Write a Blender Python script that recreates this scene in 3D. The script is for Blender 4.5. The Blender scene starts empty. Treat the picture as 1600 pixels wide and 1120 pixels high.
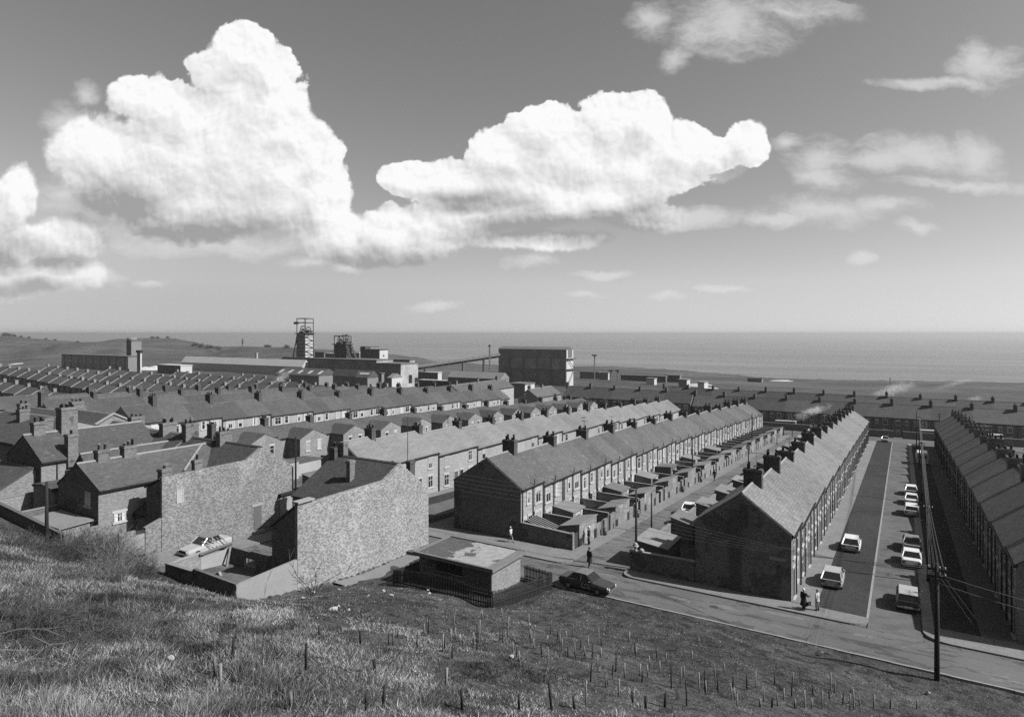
import bpy, bmesh, math, random
import numpy as np
from mathutils import Vector, Matrix
random.seed(7); RNG = np.random.default_rng(11)
SC = bpy.context.scene; COL = SC.collection
ZC = 20.8                      # eye height above the street at the near end of the terraces
CS, SN = 0.8537, 0.5208        # the streets run 31.4 degrees right of the view: world X = across the streets, Y = down the streets
def cam2w(X, Y): return X*CS - Y*SN, X*SN + Y*CS
def P(px, py, dist):           # a point the photograph shows at this depth
    X = (px-800)/1000*dist; x, y = cam2w(X, dist)
    return x, y, ZC-(py-521)/1000*dist
# ------------------------------------------------------------ materials
def new_mat(name):
    m = bpy.data.materials.new(name); m.use_nodes = True
    nt = m.node_tree; nt.nodes.clear()
    out = nt.nodes.new('ShaderNodeOutputMaterial'); b = nt.nodes.new('ShaderNodeBsdfPrincipled')
    nt.links.new(b.outputs[0], out.inputs[0]); b.inputs['Specular IOR Level'].default_value = .25
    return m, nt, b
class NT:
    def __init__(s, nt): s.nt = nt
    def n(s, typ, **kw):
        nd = s.nt.nodes.new(typ)
        for k, v in kw.items():
            if k.startswith('i_'):
                key = k[2:]; key = int(key) if key.isdigit() else key.replace('_', ' ')
                if hasattr(v, 'is_linked') or isinstance(v, bpy.types.NodeSocket): s.nt.links.new(v, nd.inputs[key])
                else: nd.inputs[key].default_value = v
            else: setattr(nd, k, v)
        return nd
    def m(s, op, a, b=None, c=None, clamp=False):
        nd = s.nt.nodes.new('ShaderNodeMath'); nd.operation = op; nd.use_clamp = clamp
        for i, v in enumerate((a, b, c)):
            if v is None: continue
            if isinstance(v, bpy.types.NodeSocket): s.nt.links.new(v, nd.inputs[i])
            else: nd.inputs[i].default_value = v
        return nd.outputs[0]
    def noise(s, vec, scale, detail=3, rough=.55, dist=0.0):
        nd = s.n('ShaderNodeTexNoise'); nd.inputs['Scale'].default_value = scale; nd.inputs['Detail'].default_value = detail
        nd.inputs['Roughness'].default_value = rough; nd.inputs['Distortion'].default_value = dist
        s.nt.links.new(vec, nd.inputs['Vector']); return nd.outputs[0]
    def ramp(s, v, a, b, lo=0., hi=1., smooth=True):
        nd = s.n('ShaderNodeMapRange'); nd.interpolation_type = 'SMOOTHSTEP' if smooth else 'LINEAR'
        for k, x in (('From Min', a), ('From Max', b), ('To Min', lo), ('To Max', hi)): nd.inputs[k].default_value = x
        s.nt.links.new(v, nd.inputs['Value']); return nd.outputs[0]
    def grey(s, v):
        nd = s.n('ShaderNodeCombineColor')
        for i in range(3): s.nt.links.new(v, nd.inputs[i])
        return nd.outputs[0]
    def bump(s, b, h, strength, dist):
        nd = s.n('ShaderNodeBump'); nd.inputs['Strength'].default_value = strength; nd.inputs['Distance'].default_value = dist
        s.nt.links.new(h, nd.inputs['Height']); s.nt.links.new(nd.outputs[0], b.inputs['Normal'])
def grey_mat(name, base, noises=((1., .2), (20., .2)), coord='UV', rough=.85, rnd=.0, bump=0., spec=.25, metal=0., stretch=None):
    """base albedo times (1 + sum amp*(noise-.5)*2) in metres"""
    m, nt, b = new_mat(name); T = NT(nt)
    tc = T.n('ShaderNodeTexCoord'); vec = tc.outputs[coord]
    if stretch:
        mp = T.n('ShaderNodeMapping'); nt.links.new(vec, mp.inputs[0]); mp.inputs['Scale'].default_value = stretch; vec = mp.outputs[0]
    if rnd:
        oi = T.n('ShaderNodeObjectInfo'); va = T.n('ShaderNodeVectorMath', operation='ADD')
        nt.links.new(vec, va.inputs[0]); sc = T.m('MULTIPLY', oi.outputs['Random'], 37.)
        nt.links.new(T.grey(sc), va.inputs[1]); vec = va.outputs[0]
    v = None
    for sc, amp in noises:
        t = T.m('MULTIPLY_ADD', T.noise(vec, sc, 3), 2*amp, 1-amp); v = t if v is None else T.m('MULTIPLY', v, t)
    if rnd: v = T.m('MULTIPLY', v, T.m('MULTIPLY_ADD', oi.outputs['Random'], 2*rnd, 1-rnd))
    v = T.m('MULTIPLY', v, base*ALB) if v is not None else T.m('ADD', base*ALB, 0.)
    nt.links.new(T.grey(v), b.inputs['Base Color']); b.inputs['Roughness'].default_value = rough
    b.inputs['Specular IOR Level'].default_value = spec; b.inputs['Metallic'].default_value = metal
    if bump: T.bump(b, T.noise(vec, noises[-1][0], 4), bump, .05)
    return m
def brick_mat(name, base, var=.35, bw=.24, rh=.08, mortar=.01, mort_f=1.0, rnd=.08, stain=.25, fine=.15, bump=.3, rough=.9, offset=.5, patch=None, fsc=9.):
    m, nt, b = new_mat(name); T = NT(nt)
    tc = T.n('ShaderNodeTexCoord'); vec = tc.outputs['UV']; oi = T.n('ShaderNodeObjectInfo')
    sh = T.n('ShaderNodeVectorMath', operation='ADD'); nt.links.new(vec, sh.inputs[0]); nt.links.new(T.grey(T.m('MULTIPLY', oi.outputs['Random'], 41.)), sh.inputs[1])
    bt = T.n('ShaderNodeTexBrick'); nt.links.new(vec, bt.inputs['Vector'])
    bt.inputs['Color1'].default_value = (0, 0, 0, 1); bt.inputs['Color2'].default_value = (1, 1, 1, 1); bt.inputs['Mortar'].default_value = (.5, .5, .5, 1)
    bt.inputs['Scale'].default_value = 1.; bt.inputs['Brick Width'].default_value = bw; bt.inputs['Row Height'].default_value = rh
    bt.inputs['Mortar Size'].default_value = mortar; bt.inputs['Mortar Smooth'].default_value = .2; bt.offset = offset; bt.inputs['Bias'].default_value = 0.
    sp = T.n('ShaderNodeSeparateColor'); nt.links.new(bt.outputs['Color'], sp.inputs[0])
    v = T.m('MULTIPLY_ADD', sp.outputs[0], 2*var, 1-var)
    mf = T.m('MULTIPLY_ADD', bt.outputs['Fac'], mort_f-1, 1.); v = T.m('MULTIPLY', v, mf)
    v = T.m('MULTIPLY', v, T.m('MULTIPLY_ADD', T.noise(sh.outputs[0], .35, 5, .6), 2*stain, 1-stain))
    v = T.m('MULTIPLY', v, T.m('MULTIPLY_ADD', T.noise(sh.outputs[0], fsc, 4, .7), 2*fine, 1-fine))
    v = T.m('MULTIPLY', v, T.m('MULTIPLY_ADD', oi.outputs['Random'], 2*rnd, 1-rnd))
    if patch:
        v = T.m('MULTIPLY', v, T.ramp(T.noise(sh.outputs[0], patch[0], 3, .6), patch[1], patch[1]+.06, 1., patch[2]))
    v = T.m('MULTIPLY', v, base*ALB)
    nt.links.new(T.grey(v), b.inputs['Base Color']); b.inputs['Roughness'].default_value = rough
    if bump: T.bump(b, T.m('MULTIPLY', bt.outputs['Fac'], -1.), bump, .02)
    return m
M = {}
ALB = .38   # the tones above are print tones; real albedos are about half
M['brick_shaded'] = brick_mat('brick_shaded', .22, .35, mort_f=.9, stain=.45, fine=.25, patch=(.35, .55, .55))  # darker brick copy for faces away from the sun, shade in its colour
M['brick_dark'] = brick_mat('brick_dark', .25, .3, mort_f=.85, stain=.3)
M['brick'] = brick_mat('brick', .34, .3, mort_f=1.0)
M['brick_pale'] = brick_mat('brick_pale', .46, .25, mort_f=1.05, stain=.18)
M['brick_rough'] = brick_mat('brick_rough', .30, .5, bw=.17, rh=.11, mortar=.012, mort_f=1.1, stain=.38, fine=.4, bump=.5, patch=(.25, .56, 1.2), fsc=5.)
M['brick_white'] = brick_mat('brick_white', .42, .5, bw=.18, rh=.11, mortar=.012, mort_f=1.1, stain=.3, fine=.35, bump=.6, patch=(.3, .55, 1.12), fsc=6.)
M['yard_brick'] = brick_mat('yard_brick', .30, .35, stain=.5, fine=.3, patch=(.6, .56, 1.5))
M['render_coat'] = grey_mat('render_coat', .42, ((.4, .15), (6, .12)), rnd=.1)
M['cement_pale'] = grey_mat('cement_pale', .5, ((.5, .2), (5, .2), (30, .15)), rnd=.1, bump=.2)
M['slate'] = brick_mat('slate', .115, .16, bw=.3, rh=.24, mortar=.012, mort_f=.7, rnd=.22, stain=.3, fine=.25, bump=.35, rough=.7, patch=(1.1, .62, 1.4))
M['slate_mid'] = brick_mat('slate_mid', .135, .16, bw=.3, rh=.24, mortar=.012, mort_f=.75, rnd=.17, stain=.32, fine=.3, bump=.35, rough=.7, patch=(1.4, .6, 1.4))
M['slate_pale'] = brick_mat('slate_pale', .24, .22, bw=.32, rh=.26, mortar=.014, mort_f=.62, rnd=.13, stain=.25, fine=.25, bump=.35, rough=.7, patch=(.9, .6, .78))
M['tile_pale'] = brick_mat('tile_pale', .27, .1, bw=1.4, rh=.36, mortar=.03, mort_f=.62, rnd=.13, stain=.28, fine=.25, bump=.4)
M['tile_dark'] = brick_mat('tile_dark', .10, .22, bw=.32, rh=.28, mortar=.02, mort_f=.6, rnd=.08, stain=.15, fine=.2, bump=.5)
M['ridge'] = grey_mat('ridge', .34, ((3, .3), (20, .2)))
M['coping'] = grey_mat('coping', .42, ((1, .2), (8, .2)), rnd=.1)
M['white_paint'] = grey_mat('white_paint', .66, ((1.5, .1), (12, .06)), rough=.6)
M['grey_paint'] = grey_mat('grey_paint', .3, ((1.5, .15),), rough=.6, rnd=.5)
M['door_paint'] = grey_mat('door_paint', .09, ((1.5, .15),), rough=.5, rnd=.85)
M['black'] = grey_mat('black', .018, ((3, .3),), rough=.6)
M['soot'] = brick_mat('soot', .12, .3, mort_f=.9, stain=.35)
M['stack_brick'] = brick_mat('stack_brick', .24, .3, mort_f=.9, stain=.35, patch=(.8, .6, .5))
M['pot'] = grey_mat('pot', .16, ((4, .4),), rnd=.7)
M['wood'] = grey_mat('wood', .22, ((2, .25), (25, .3)), rnd=.4, stretch=(1, .1, .1))
M['wood_dark'] = grey_mat('wood_dark', .03, ((2, .3), (25, .3)), rnd=.5)
M['wood_pale'] = grey_mat('wood_pale', .45, ((1, .2), (20, .25)), rnd=.2)
M['concrete'] = grey_mat('concrete', .32, ((.4, .15), (3, .2), (30, .15)), rnd=.12)
M['felt'] = grey_mat('felt', .26, ((.6, .25), (5, .2)), rnd=.35, bump=.1)
M['steel_dark'] = grey_mat('steel_dark', .09, ((.1, .2),), coord='Object', rough=.6)
M['steel_mid'] = grey_mat('steel_mid', .2, ((.1, .2),), coord='Object', rough=.6)
def pane_mat():
    m, nt, b = new_mat('window_glass'); T = NT(nt)
    tc = T.n('ShaderNodeTexCoord'); oi = T.n('ShaderNodeObjectInfo')
    sp = T.n('ShaderNodeSeparateXYZ'); nt.links.new(tc.outputs['Generated'], sp.inputs[0])
    r = oi.outputs['Random']
    y = T.m('ABSOLUTE', T.m('SUBTRACT', sp.outputs[1], .5))
    side = T.m('GREATER_THAN', y, T.m('MULTIPLY_ADD', r, .35, .12))
    r2 = T.m('FRACT', T.m('MULTIPLY', r, 7.31))
    top = T.m('GREATER_THAN', sp.outputs[2], T.m('MULTIPLY_ADD', r2, .7, .35))
    c = T.m('MAXIMUM', side, top); c = T.m('MULTIPLY', c, T.m('GREATER_THAN', T.m('FRACT', T.m('MULTIPLY', r, 13.7)), .25))
    full = T.m('GREATER_THAN', T.m('FRACT', T.m('MULTIPLY', r, 5.13)), .88); c = T.m('MAXIMUM', c, full)
    v = T.m('MULTIPLY_ADD', c, T.m('MULTIPLY_ADD', r2, .2, .16), .012)
    nt.links.new(T.grey(v), b.inputs['Base Color']); b.inputs['Roughness'].default_value = .12; b.inputs['Specular IOR Level'].default_value = .5
    return m
M['pane'] = pane_mat()
# ------------------------------------------------------------ mesh builder
class MB:
    def __init__(s): s.v = []; s.f = []; s.mi = []; s.sm = []
    def face(s, pts, mi=0, smooth=False):
        i = len(s.v); s.v += [tuple(p) for p in pts]; s.f.append(tuple(range(i, i+len(pts)))); s.mi.append(mi); s.sm.append(smooth)
    def box(s, a, b, mi=0, top=None):
        x0, y0, z0 = a; x1, y1, z1 = b
        if x0 > x1: x0, x1 = x1, x0
        if y0 > y1: y0, y1 = y1, y0
        t = mi if top is None else top
        s.face([(x0,y0,z0),(x0,y1,z0),(x1,y1,z0),(x1,y0,z0)], mi); s.face([(x0,y0,z1),(x1,y0,z1),(x1,y1,z1),(x0,y1,z1)], t)
        s.face([(x0,y0,z0),(x1,y0,z0),(x1,y0,z1),(x0,y0,z1)], mi); s.face([(x1,y0,z0),(x1,y1,z0),(x1,y1,z1),(x1,y0,z1)], mi)
        s.face([(x1,y1,z0),(x0,y1,z0),(x0,y1,z1),(x1,y1,z1)], mi); s.face([(x0,y1,z0),(x0,y0,z0),(x0,y0,z1),(x0,y1,z1)], mi)
        return s
    def prism(s, prof, a, b, axis='y', mi=0, cap=True, mis=None):
        """prof: list of (p,q); axis y: (x,z) profile swept from y=a to b; axis x: (y,z) profile; axis z: (x,y)"""
        f = {'y': lambda p, t: (p[0], t, p[1]), 'x': lambda p, t: (t, p[0], p[1]), 'z': lambda p, t: (p[0], p[1], t)}[axis]
        n = len(prof)
        for i in range(n):
            p, q = prof[i], prof[(i+1) % n]
            s.face([f(p, a), f(q, a), f(q, b), f(p, b)], mi if mis is None else mis[i])
        if cap: s.face([f(p, a) for p in prof][::-1], mi); s.face([f(p, b) for p in prof], mi)
        return s
    def tube(s, pts, r, n=6, mi=0, cap=True, smooth=True):
        pts = [Vector(p) for p in pts]; rs = r if isinstance(r, (list, tuple)) else [r]*len(pts); rings = []
        for k, p in enumerate(pts):
            d = (pts[min(k+1, len(pts)-1)]-pts[max(k-1, 0)]).normalized()
            a = Vector((0, 0, 1)) if abs(d.z) < .9 else Vector((1, 0, 0)); e = d.cross(a).normalized(); g = d.cross(e)
            rings.append([p+(e*math.cos(2*math.pi*j/n)+g*math.sin(2*math.pi*j/n))*rs[k] for j in range(n)])
        base = len(s.v)
        for rg in rings: s.v += [tuple(q) for q in rg]
        for k in range(len(rings)-1):
            for j in range(n):
                a0 = base+k*n+j; b0 = base+k*n+(j+1) % n; s.f.append((a0, b0, b0+n, a0+n)); s.mi.append(mi); s.sm.append(smooth)
        if cap:
            s.f.append(tuple(base+j for j in range(n))[::-1]); s.mi.append(mi); s.sm.append(False)
            s.f.append(tuple(base+(len(rings)-1)*n+j for j in range(n))); s.mi.append(mi); s.sm.append(False)
        return s
    def bar(s, a, b, w, mi=0): return s.tube([a, b], w*.7071, 4, mi, True, False)
    def xf(s, M4):
        s.v = [tuple(M4 @ Vector(p)) for p in s.v]; return s
    def mesh(s, name, mats):
        me = bpy.data.meshes.new(name); me.from_pydata(s.v, [], s.f)
        for m in (mats if isinstance(mats, (list, tuple)) else [mats]): me.materials.append(m)
        if len(s.f):
            me.polygons.foreach_set('material_index', s.mi); me.polygons.foreach_set('use_smooth', s.sm)
            box_uv(me)
        me.update(); return me
    def build(s, name, mats, parent=None, loc=None):
        return link(name, s.mesh(name, mats), parent, loc)
def box_uv(me):
    n = len(me.loops); vi = np.empty(n, np.int32); me.loops.foreach_get('vertex_index', vi)
    co = np.empty(len(me.vertices)*3, np.float32); me.vertices.foreach_get('co', co); co = co.reshape(-1, 3)[vi]
    nf = len(me.polygons); nr = np.empty(nf*3, np.float32); me.polygons.foreach_get('normal', nr); nr = nr.reshape(-1, 3)
    lt = np.empty(nf, np.int32); me.polygons.foreach_get('loop_total', lt); nl = np.repeat(nr, lt, axis=0)
    h = np.stack([-nl[:, 1], nl[:, 0], 0*nl[:, 0]], 1); L = np.linalg.norm(h, axis=1); flat = L < .05
    h[flat] = (1, 0, 0); L[flat] = 1; h /= L[:, None]; w = np.cross(nl, h)
    uv = np.stack([(co*h).sum(1), (co*w).sum(1)], 1).astype(np.float32)
    l = me.uv_layers.new(name='UVMap'); l.data.foreach_set('uv', uv.ravel())
def link(name, data, parent=None, loc=None):
    o = bpy.data.objects.new(name, data); COL.objects.link(o)
    if parent is not None: o.parent = parent
    if loc is not None: o.location = loc
    return o
def tag(o, label=None, cat=None, group=None, kind=None):
    if label: o['label'] = label
    if cat: o['category'] = cat
    if group: o['group'] = group
    if kind: o['kind'] = kind
    return o
def thing(name, label, cat, loc=(0, 0, 0), rz=0., group=None):
    o = link(name, None, None, loc); o.rotation_euler = (0, 0, rz); o.empty_display_size = .3
    return tag(o, label, cat, group)
CHILD = {}
def index_children():
    CHILD.clear()
    for o in bpy.data.objects:
        if o.parent: CHILD.setdefault(o.parent.name, []).append(o)
def copy_tree(o, parent=None):
    c = o.copy(); COL.objects.link(c); c.parent = parent
    for ch in CHILD.get(o.name, []): copy_tree(ch, c)
    return c
ORD = ['first', 'second', 'third', 'fourth', 'fifth', 'sixth', 'seventh', 'eighth', 'ninth', 'tenth', 'eleventh', 'twelfth', 'thirteenth', 'fourteenth', 'fifteenth', 'sixteenth', 'seventeenth', 'eighteenth', 'nineteenth', 'twentieth', 'twenty-first', 'twenty-second', 'twenty-third', 'twenty-fourth', 'twenty-fifth', 'twenty-sixth', 'twenty-seventh', 'twenty-eighth', 'twenty-ninth', 'thirtieth']
# ------------------------------------------------------------ terrain height
def sst(a, b, x): t = np.clip((x-a)/(b-a), 0, 1); return t*t*(3-2*t)
def village(x, y):
    z = np.where(y > 52, -.05*(y-54), .1+.09*(52-y)); z = np.where(y > 230, -8.8-.02*(y-230), z)
    return z+np.interp(x, [-480, -325, -228, -150], [7, .9, -3.8, 0])
CP = [(-250,1110,15),(-200,900,30),(-150,800,48),(0,1115,14),(0,1000,20),(0,900,32),(0,850,42),(200,1115,15.5),(200,1000,23),(200,920,34),(100,870,42),(345,1082,19),(478,1048,22),(400,1115,17),(250,905,47),(330,925,43),(380,948,43.5),(430,940,43.5),(600,1115,19),
      (600,1040,25),(600,960,35),(600,925,43),(480,930,46.5),(540,925,46),(800,1115,21),(800,1000,33),(770,953,44.5),(690,930,47),(620,918,50.),(1000,1115,24),(1000,1030,33),(1000,985,40),(1200,1115,27.5),(1200,1050,34),
      (1400,1115,31.5),(1700,1130,33.5),(1300,1150,27),(130,862,47)]
cp = [P(*c) for c in CP]
cp += [P(px, 1290, z) for px in (-100, 200, 500, 800, 1100, 1400, 1700) for z in (8,)]+[P(px, 1190, 13) for px in (-100, 200, 500, 800)]+[P(px, 1200, 18) for px in (1000, 1300, 1600)]+[(0, 0, 18.6), (1.5, 2.5, 17.2), (-2, 3, 17.3), (6, -8, 19.5), (-8, -8, 20.5), (20, -5, 15), (-20, -5, 20.5)]
for x in (-33, -28, -22, -16, -8, 0, 8, 20, 40): cp += [(x, 45.2, float(village(x, 45.2))-.02), (x, 48, float(village(x, 48)))]
cp += [(-36.5, 47, .45), (-36.8, 43, .5), (-37, 40, .35), (-38.8, 34.5, .95), (-38.8, 37, .6), (-34, 38.2, .8), (-26, 38.2, .9), (-30, 42, .7), (-24, 44.5, .62), (-51, 27.5, 2.9), (-55, 27, 3.1), (-60, 26, 3.6), (-75, 26, 4.8), (-90, 24, 7), (40, 30, 6), (55, 38, 2.5)]
cp = np.array(cp)
def _tps():
    A = cp[:, :2]; n = len(A); d2 = ((A[:, None]-A[None])**2).sum(2); K = .5*d2*np.log(d2+1e-9); K[np.diag_indices(n)] = 4.
    Pm = np.c_[np.ones(n), A]; L = np.zeros((n+3, n+3)); L[:n, :n] = K; L[:n, n:] = Pm; L[n:, :n] = Pm.T
    return np.linalg.solve(L, np.r_[cp[:, 2], 0, 0, 0])
TW = _tps()
def hill(x, y):
    x = np.asarray(x, float); sh = x.shape; q = np.stack([x.ravel(), np.asarray(y, float).ravel()], 1); out = np.empty(len(q))
    for i in range(0, len(q), 20000):
        b = q[i:i+20000]; d2 = ((b[:, None]-cp[None, :, :2])**2).sum(2); out[i:i+20000] = (.5*d2*np.log(d2+1e-9))@TW[:len(cp)]+TW[-3]+b@TW[-2:]
    return np.clip(out, -5, 23).reshape(sh)
FAR = {-400: [(450,590),(800,550),(1200,528),(1500,515)], 10: [(450,578),(600,571),(800,562),(1000,553),(1200,538),(1500,524.5)], 60: [(450,578),(700,563),(860,549),(950,545),(1200,541),(1500,529)],
       95: [(450,578),(750,560),(870,537),(930,537),(1150,541),(1500,532)], 140: [(450,578),(750,559),(870,534),(950,534.5),(1150,540),(1500,535)], 190: [(450,580),(700,560),(860,537.5),(930,538),(1100,541),(1500,529)], 225: [(450,580),(700,562),(900,548),(1000,545),(1300,536),(1600,528)],
       270: [(450,581),(700,564),(900,552),(1100,543),(1600,528.5)], 300: [(450,582),(700,566),(950,549),(1200,541),(1600,533.5)], 325: [(450,583),(700,567),(950,550),(1050,543),(1500,540.5)], 345: [(450,583),(700,566),(900,548),(960,542),(1100,541.5)],
       380: [(450,584),(700,565),(880,546),(930,541.5),(1100,541)], 440: [(450,585),(650,568),(850,547),(900,543),(1050,542.5)], 520: [(450,587),(650,570),(850,553),(1000,546)], 580: [(450,589),(650,573),(850,556),(950,550)],
       640: [(450,591),(650,577),(850,561),(900,556.5)], 690: [(450,593),(650,580),(850,567.5),(900,565)], 780: [(450,596),(650,583),(850,570)], 900: [(450,598),(650,584),(850,572)], 960: [(450,598),(650,584),(850,572.5)],
       1040: [(450,600),(600,590),(800,576.5)], 1120: [(450,602),(600,593),(750,583)], 1200: [(400,606),(560,598),(680,590.5)], 1330: [(400,607),(500,601),(640,594)], 1450: [(400,607),(500,602),(640,595)], 1590: [(400,609),(500,604),(620,598)], 2200: [(400,625),(560,612)]}
FK = sorted(FAR); TT = np.linspace(0, 1, 24)
FD = np.array([FAR[k][-1][0] for k in FK], float)
FZ = np.array([np.interp(400+TT*(FAR[k][-1][0]-400), [p[0] for p in FAR[k]], [ZC-(p[1]-521)/1000*p[0] for p in FAR[k]]) for k in FK])
def far_edge(px): return np.interp(px, FK, FD)
def farz(px, d):
    De = far_edge(px); t = np.clip((d-400)/(De-400), 0, 1)*23; px = np.clip(px, FK[0], FK[-1])
    i = np.clip(np.searchsorted(FK, px)-1, 0, len(FK)-2); a = (px-np.array(FK)[i])/(np.array(FK)[i+1]-np.array(FK)[i]); a = a*a*(3-2*a)
    j = np.clip(t.astype(int), 0, 22); f = t-j
    g = lambda k: FZ[k, j]*(1-f)+FZ[k, j+1]*f
    return g(i)*(1-a)+g(i+1)*a
def to_px(x, y):
    X = x*CS+y*SN; Y = -x*SN+y*CS
    return 800+1000*X/np.maximum(Y, 1e-3)*np.where(Y > .001, 1, 1), X, Y
def H(x, y):
    x = np.asarray(x, float); y = np.asarray(y, float)
    px, X, Y = to_px(x, y); d = np.hypot(X, Y); px = np.clip(px, -400, 2200)
    v = village(x, y)
    # the grassy bank meets the streets
    wr = sst(45.3, 46.2, y)
    wl = np.where(x < -54, sst(25.5, 29, y), sst(27.4, 29.5, y))
    s = sst(-39.6, -39.0, x); w = wl*(1-s)+wr*s
    near = y < 60
    hz = np.zeros_like(v)
    if np.any(near): hz[near] = hill(x[near], y[near])
    z = np.where(near, hz*(1-w)+v*w, v)
    D0 = np.interp(px, [0, 600, 900, 1600], [440, 400, 300, 270]); wf = sst(D0, D0+90, d)*(Y > 0)
    return z*(1-wf)+farz(px, Y)*wf if np.any(wf > 0) else z
def h1(x, y): return float(H(np.array([float(x)]), np.array([float(y)]))[0])

def march(px, py, t0=12., t1=420., add=0.):
    """depth at which the ray through this photo point meets the ground"""
    t = np.concatenate([np.arange(t0, 70, .05), np.arange(70, t1, .25)]); X = (px-800)/1000*t; x = X*CS-t*SN; y = X*SN+t*CS; z = ZC-(py-521)/1000*t
    k = np.argmax(z <= H(x, y)+add); return float(t[k])
# ------------------------------------------------------------ camera, light
cd = bpy.data.cameras.new('camera'); cam = bpy.data.objects.new('camera', cd); COL.objects.link(cam); SC.camera = cam
cam.location = (0, 0, ZC); cam.rotation_euler = (math.pi/2, 0, math.atan2(SN, CS)); cd.sensor_width = 36; cd.lens = 22.5
cd.shift_y = -39/1600; cd.clip_start = .2; cd.clip_end = 60000
EL, AZ = math.radians(42), math.radians(12)
sv = Vector((math.cos(EL)*math.cos(AZ), math.cos(EL)*math.sin(AZ), math.sin(EL)))
ld = bpy.data.lights.new('sun', 'SUN'); ld.energy = 4.6; ld.angle = math.radians(.55); ld.color = (1, 1, 1)
sun = bpy.data.objects.new('sun', ld); COL.objects.link(sun); sun.rotation_euler = sv.to_track_quat('Z', 'Y').to_euler()
# ------------------------------------------------------------ ground materials
def ground_mat(name, base, layers, bump=.0, bsc=8., rough=.95):
    """layers: (scale, detail, lo, hi, factor) multiply by factor where noise in lo..hi"""
    m, nt, b = new_mat(name); T = NT(nt); tc = T.n('ShaderNodeTexCoord'); vec = tc.outputs['Object']; v = None
    for sc, det, lo, hi, fac in layers:
        t = T.ramp(T.noise(vec, sc, det, .62), lo, hi, 1., fac); v = t if v is None else T.m('MULTIPLY', v, t)
    v = T.m('MULTIPLY', v, base*ALB); nt.links.new(T.grey(v), b.inputs['Base Color']); b.inputs['Roughness'].default_value = rough
    b.inputs['Specular IOR Level'].default_value = .1
    if bump: T.bump(b, T.noise(vec, bsc, 5), bump, .3)
    return m
M['hill_grass'] = ground_mat('hill_grass', .13, ((.12, 4, .4, .62, 1.6), (.6, 5, .45, .7, 1.5), (3., 5, .3, .7, .6), (14, 4, .35, .65, .4), (1.6, 5, .5, .62, .45)), .5, 6.)
M['fields'] = ground_mat('fields', .14, ((.006, 4, .45, .55, .75), (.02, 5, .45, .6, 1.35), (.15, 4, .3, .7, .75)), .2, .3)
M['yard_dirt'] = ground_mat('yard_dirt', .17, ((.15, 4, .4, .65, 1.4), (1.2, 4, .3, .7, .6)), .3, 4.)
M['lawn'] = ground_mat('lawn', .095, ((.1, 3, .35, .65, .75), (1.4, 5, .35, .7, .75), (12, 3, .3, .7, .8)), .35, 12.)
def road_mat(name, base):
    m, nt, b = new_mat(name); T = NT(nt); tc = T.n('ShaderNodeTexCoord'); vec = tc.outputs['Object']
    mp = T.n('ShaderNodeMapping'); nt.links.new(vec, mp.inputs[0]); mp.inputs['Scale'].default_value = (.45, 1.6, 1); st = mp.outputs[0]
    v = T.ramp(T.noise(vec, .12, 4), .35, .65, .86, 1.12)
    v = T.m('MULTIPLY', v, T.ramp(T.noise(vec, 25, 3), .3, .7, .85, 1.12))
    v = T.m('MULTIPLY', v, T.ramp(T.noise(st, .55, 7, .72, .4), .53, .58, 1., .55))      # dark patches of repair
    v = T.m('MULTIPLY', v, T.ramp(T.noise(st, .34, 6, .65, .2), .60, .61, 1., 1.35))      # worn pale patches
    vo = T.n('ShaderNodeTexVoronoi', feature='DISTANCE_TO_EDGE'); vo.inputs['Scale'].default_value = .35
    wv = T.n('ShaderNodeVectorMath', operation='ADD'); nt.links.new(vec, wv.inputs[0]); sc = T.n('ShaderNodeVectorMath', operation='SCALE'); sc.inputs['Scale'].default_value = 1.2
    nn = T.n('ShaderNodeTexNoise'); nn.inputs['Scale'].default_value = .8; nt.links.new(vec, nn.inputs['Vector']); nt.links.new(nn.outputs['Color'], sc.inputs[0]); nt.links.new(sc.outputs[0], wv.inputs[1])
    nt.links.new(wv.outputs[0], vo.inputs['Vector'])
    crack = T.m('MULTIPLY', T.ramp(vo.outputs['Distance'], .008, .02, 1, 0), T.ramp(T.noise(vec, .3, 3), .5, .56))
    v = T.m('MULTIPLY', v, T.m('MULTIPLY_ADD', crack, -.5, 1.)); v = T.m('MULTIPLY', v, base)
    nt.links.new(T.grey(v), b.inputs['Base Color']); b.inputs['Roughness'].default_value = .9; return m
M['asphalt'] = road_mat('asphalt', .07); M['lane'] = road_mat('lane', .075)
M['pave'] = brick_mat('pave', .29, .08, bw=.9, rh=.6, mortar=.02, mort_f=.75, rnd=0, stain=.2, fine=.2, bump=.1)
M['pave_shaded'] = brick_mat('pave_shaded', .17, .1, bw=.9, rh=.6, mortar=.02, mort_f=.7, rnd=0, stain=.3, fine=.3, bump=.1)  # darker copy of pave, the terrace's shade put into its colour
M['pave_road'] = ground_mat('pave_road', .23, ((.1, 4, .35, .65, .8), (.8, 4, .4, .7, .8), (20, 3, .3, .7, .85)), .1, 20)
M['kerb'] = grey_mat('kerb', .38, ((.8, .25), (10, .2)))
def sea_mat():
    m, nt, b = new_mat('sea_water'); T = NT(nt); tc = T.n('ShaderNodeTexCoord')
    mp = T.n('ShaderNodeMapping'); nt.links.new(tc.outputs['Object'], mp.inputs[0]); mp.inputs['Rotation'].default_value = (0, 0, -math.atan2(SN, CS)); mp.inputs['Scale'].default_value = (.12, 1, 1)
    v = T.m('MULTIPLY', T.ramp(T.noise(mp.outputs[0], .004, 6, .6), .35, .65, .8, 1.2), .10)
    v = T.m('MULTIPLY', v, T.ramp(T.noise(mp.outputs[0], .03, 5, .6), .35, .65, .9, 1.12))
    nt.links.new(T.grey(v), b.inputs['Base Color']); b.inputs['Roughness'].default_value = .55; b.inputs['Specular IOR Level'].default_value = .3
    return m
M['sea'] = sea_mat()
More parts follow.
